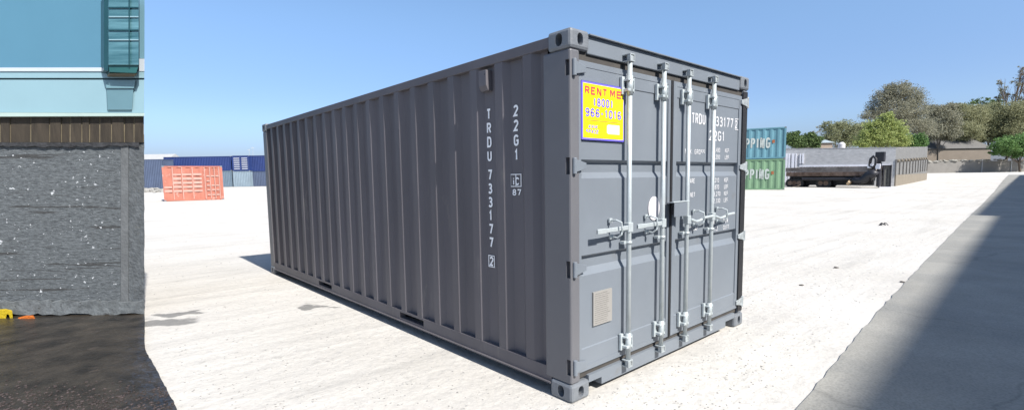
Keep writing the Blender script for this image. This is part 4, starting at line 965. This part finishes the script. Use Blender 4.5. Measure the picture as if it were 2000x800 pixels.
tree('open_branched_tree', 'tall open tree with bare branches at the upper right edge', 1962, 150, [(1985, 145, 12, 9), (1975, 162, 10, 8), (1995, 165, 12, 12), (1950, 175, 10, 8), (1965, 185, 14, 9), (1942, 160, 7, 7), (1990, 190, 16, 10), (1938, 190, 8, 5), (2010, 150, 12, 14), (2006, 180, 14, 14), (1980, 132, 6, 4)], L_brown, 2400, .24, M_bark, .35, 3, twigs=16)
tree('broad_green_tree', 'low broad fresh green tree at the right edge over the low boundary wall', 1992, 124, [(1955, 285, 20, 14), (1978, 278, 20, 15), (1998, 280, 20, 16), (1965, 296, 22, 10), (1995, 298, 22, 10), (2020, 285, 22, 16), (1942, 296, 10, 8)], L_green, 14000, .24, M_bark, .3, 1.1, twigs=2)

# ---------------------------------------------------------------- pebbles, clods and litter
def pebbles():
    q = MB(); ico = bmesh.new(); bmesh.ops.create_icosphere(ico, subdivisions=1, radius=1); base = [v.co.copy() for v in ico.verts]
    for i, v in enumerate(ico.verts): v.index = i
    F = [[v.index for v in f.verts] for f in ico.faces]; ico.free()
    for i in range(2600):
        if i % 3: px = random.uniform(1120, 1950); py = 380+420*random.random()**.6
        else: px = random.uniform(290, 1120); py = 420+390*random.random()**.6
        g = G(px, py)
        if 0 < g.x < Wd and 0 < g.y < Ld: continue
        if g.y < -.9+.035*g.x and g.x > -1: continue
        if g.x < -2.0 and g.y > 1.0 and px < 350: continue
        d = (g-CAM).length; r = random.uniform(.002, .0065)*(1+d*.09); s = random.uniform(.45, .75)
        q.add([g+Vector((v.x*r*random.uniform(.8, 1.3), v.y*r*random.uniform(.8, 1.3), v.z*r*s)) for v in base], F)
    tag(q.build('gravel', mat('grey_gravel', (.22, .215, .2), .9, .3, 2.0, c2=(.34, .335, .32))), 'fine scattered gravel over the pale yard', 'gravel', kind='stuff')
pebbles()
def clod(px, py, r, lab, seed, m):
    g = G(px, py); q = MB(); q.lump((g.x, g.y, g.z+r*.25), r, seed, .5, .3); q.lump((g.x+r*.9, g.y-r*.6, g.z+r*.15), r*.55, seed+1, .5, .3)
    tag(q.build('clod', m, origin=g), lab, 'clod')
M_clod = mat('dark_clod', (.12, .11, .10), .9, .3, 20)
clod(1632, 523, .035, 'dark earth clod on the pale yard midway between container and pavement', 1, M_clod)
clod(1763, 551, .03, 'small dark clod at the very edge of the pavement', 3, M_clod)
clod(1565, 557, .025, 'smallest dark clod on the yard right of the container foot', 5, M_clod)
g = G(1725, 440); q = MB(); up = Vector((0, 0, 1))
for i in range(9):
    a = random.uniform(0, 6.28); l = random.uniform(.06, .18); q.tube([g+Vector((0, 0, .03)), g+Vector((math.cos(a)*l*.5, math.sin(a)*l*.5, .08)), g+Vector((math.cos(a)*l, math.sin(a)*l, .01))], .010, 5)
tag(q.build('wire_scrap', M_gun, origin=g), 'tangled dark wire scrap lying alone on the yard before the rusty trailer', 'litter')
g = G(1546, 366); q = MB(); q.tube([g+up*.05, g+Vector((.6, -.4, .12)), g+Vector((1.2, -.5, .3))], .03, 5); tag(q.build('stick', M_bark, origin=g), 'thin stick on the ground below the rusty trailer', 'stick')
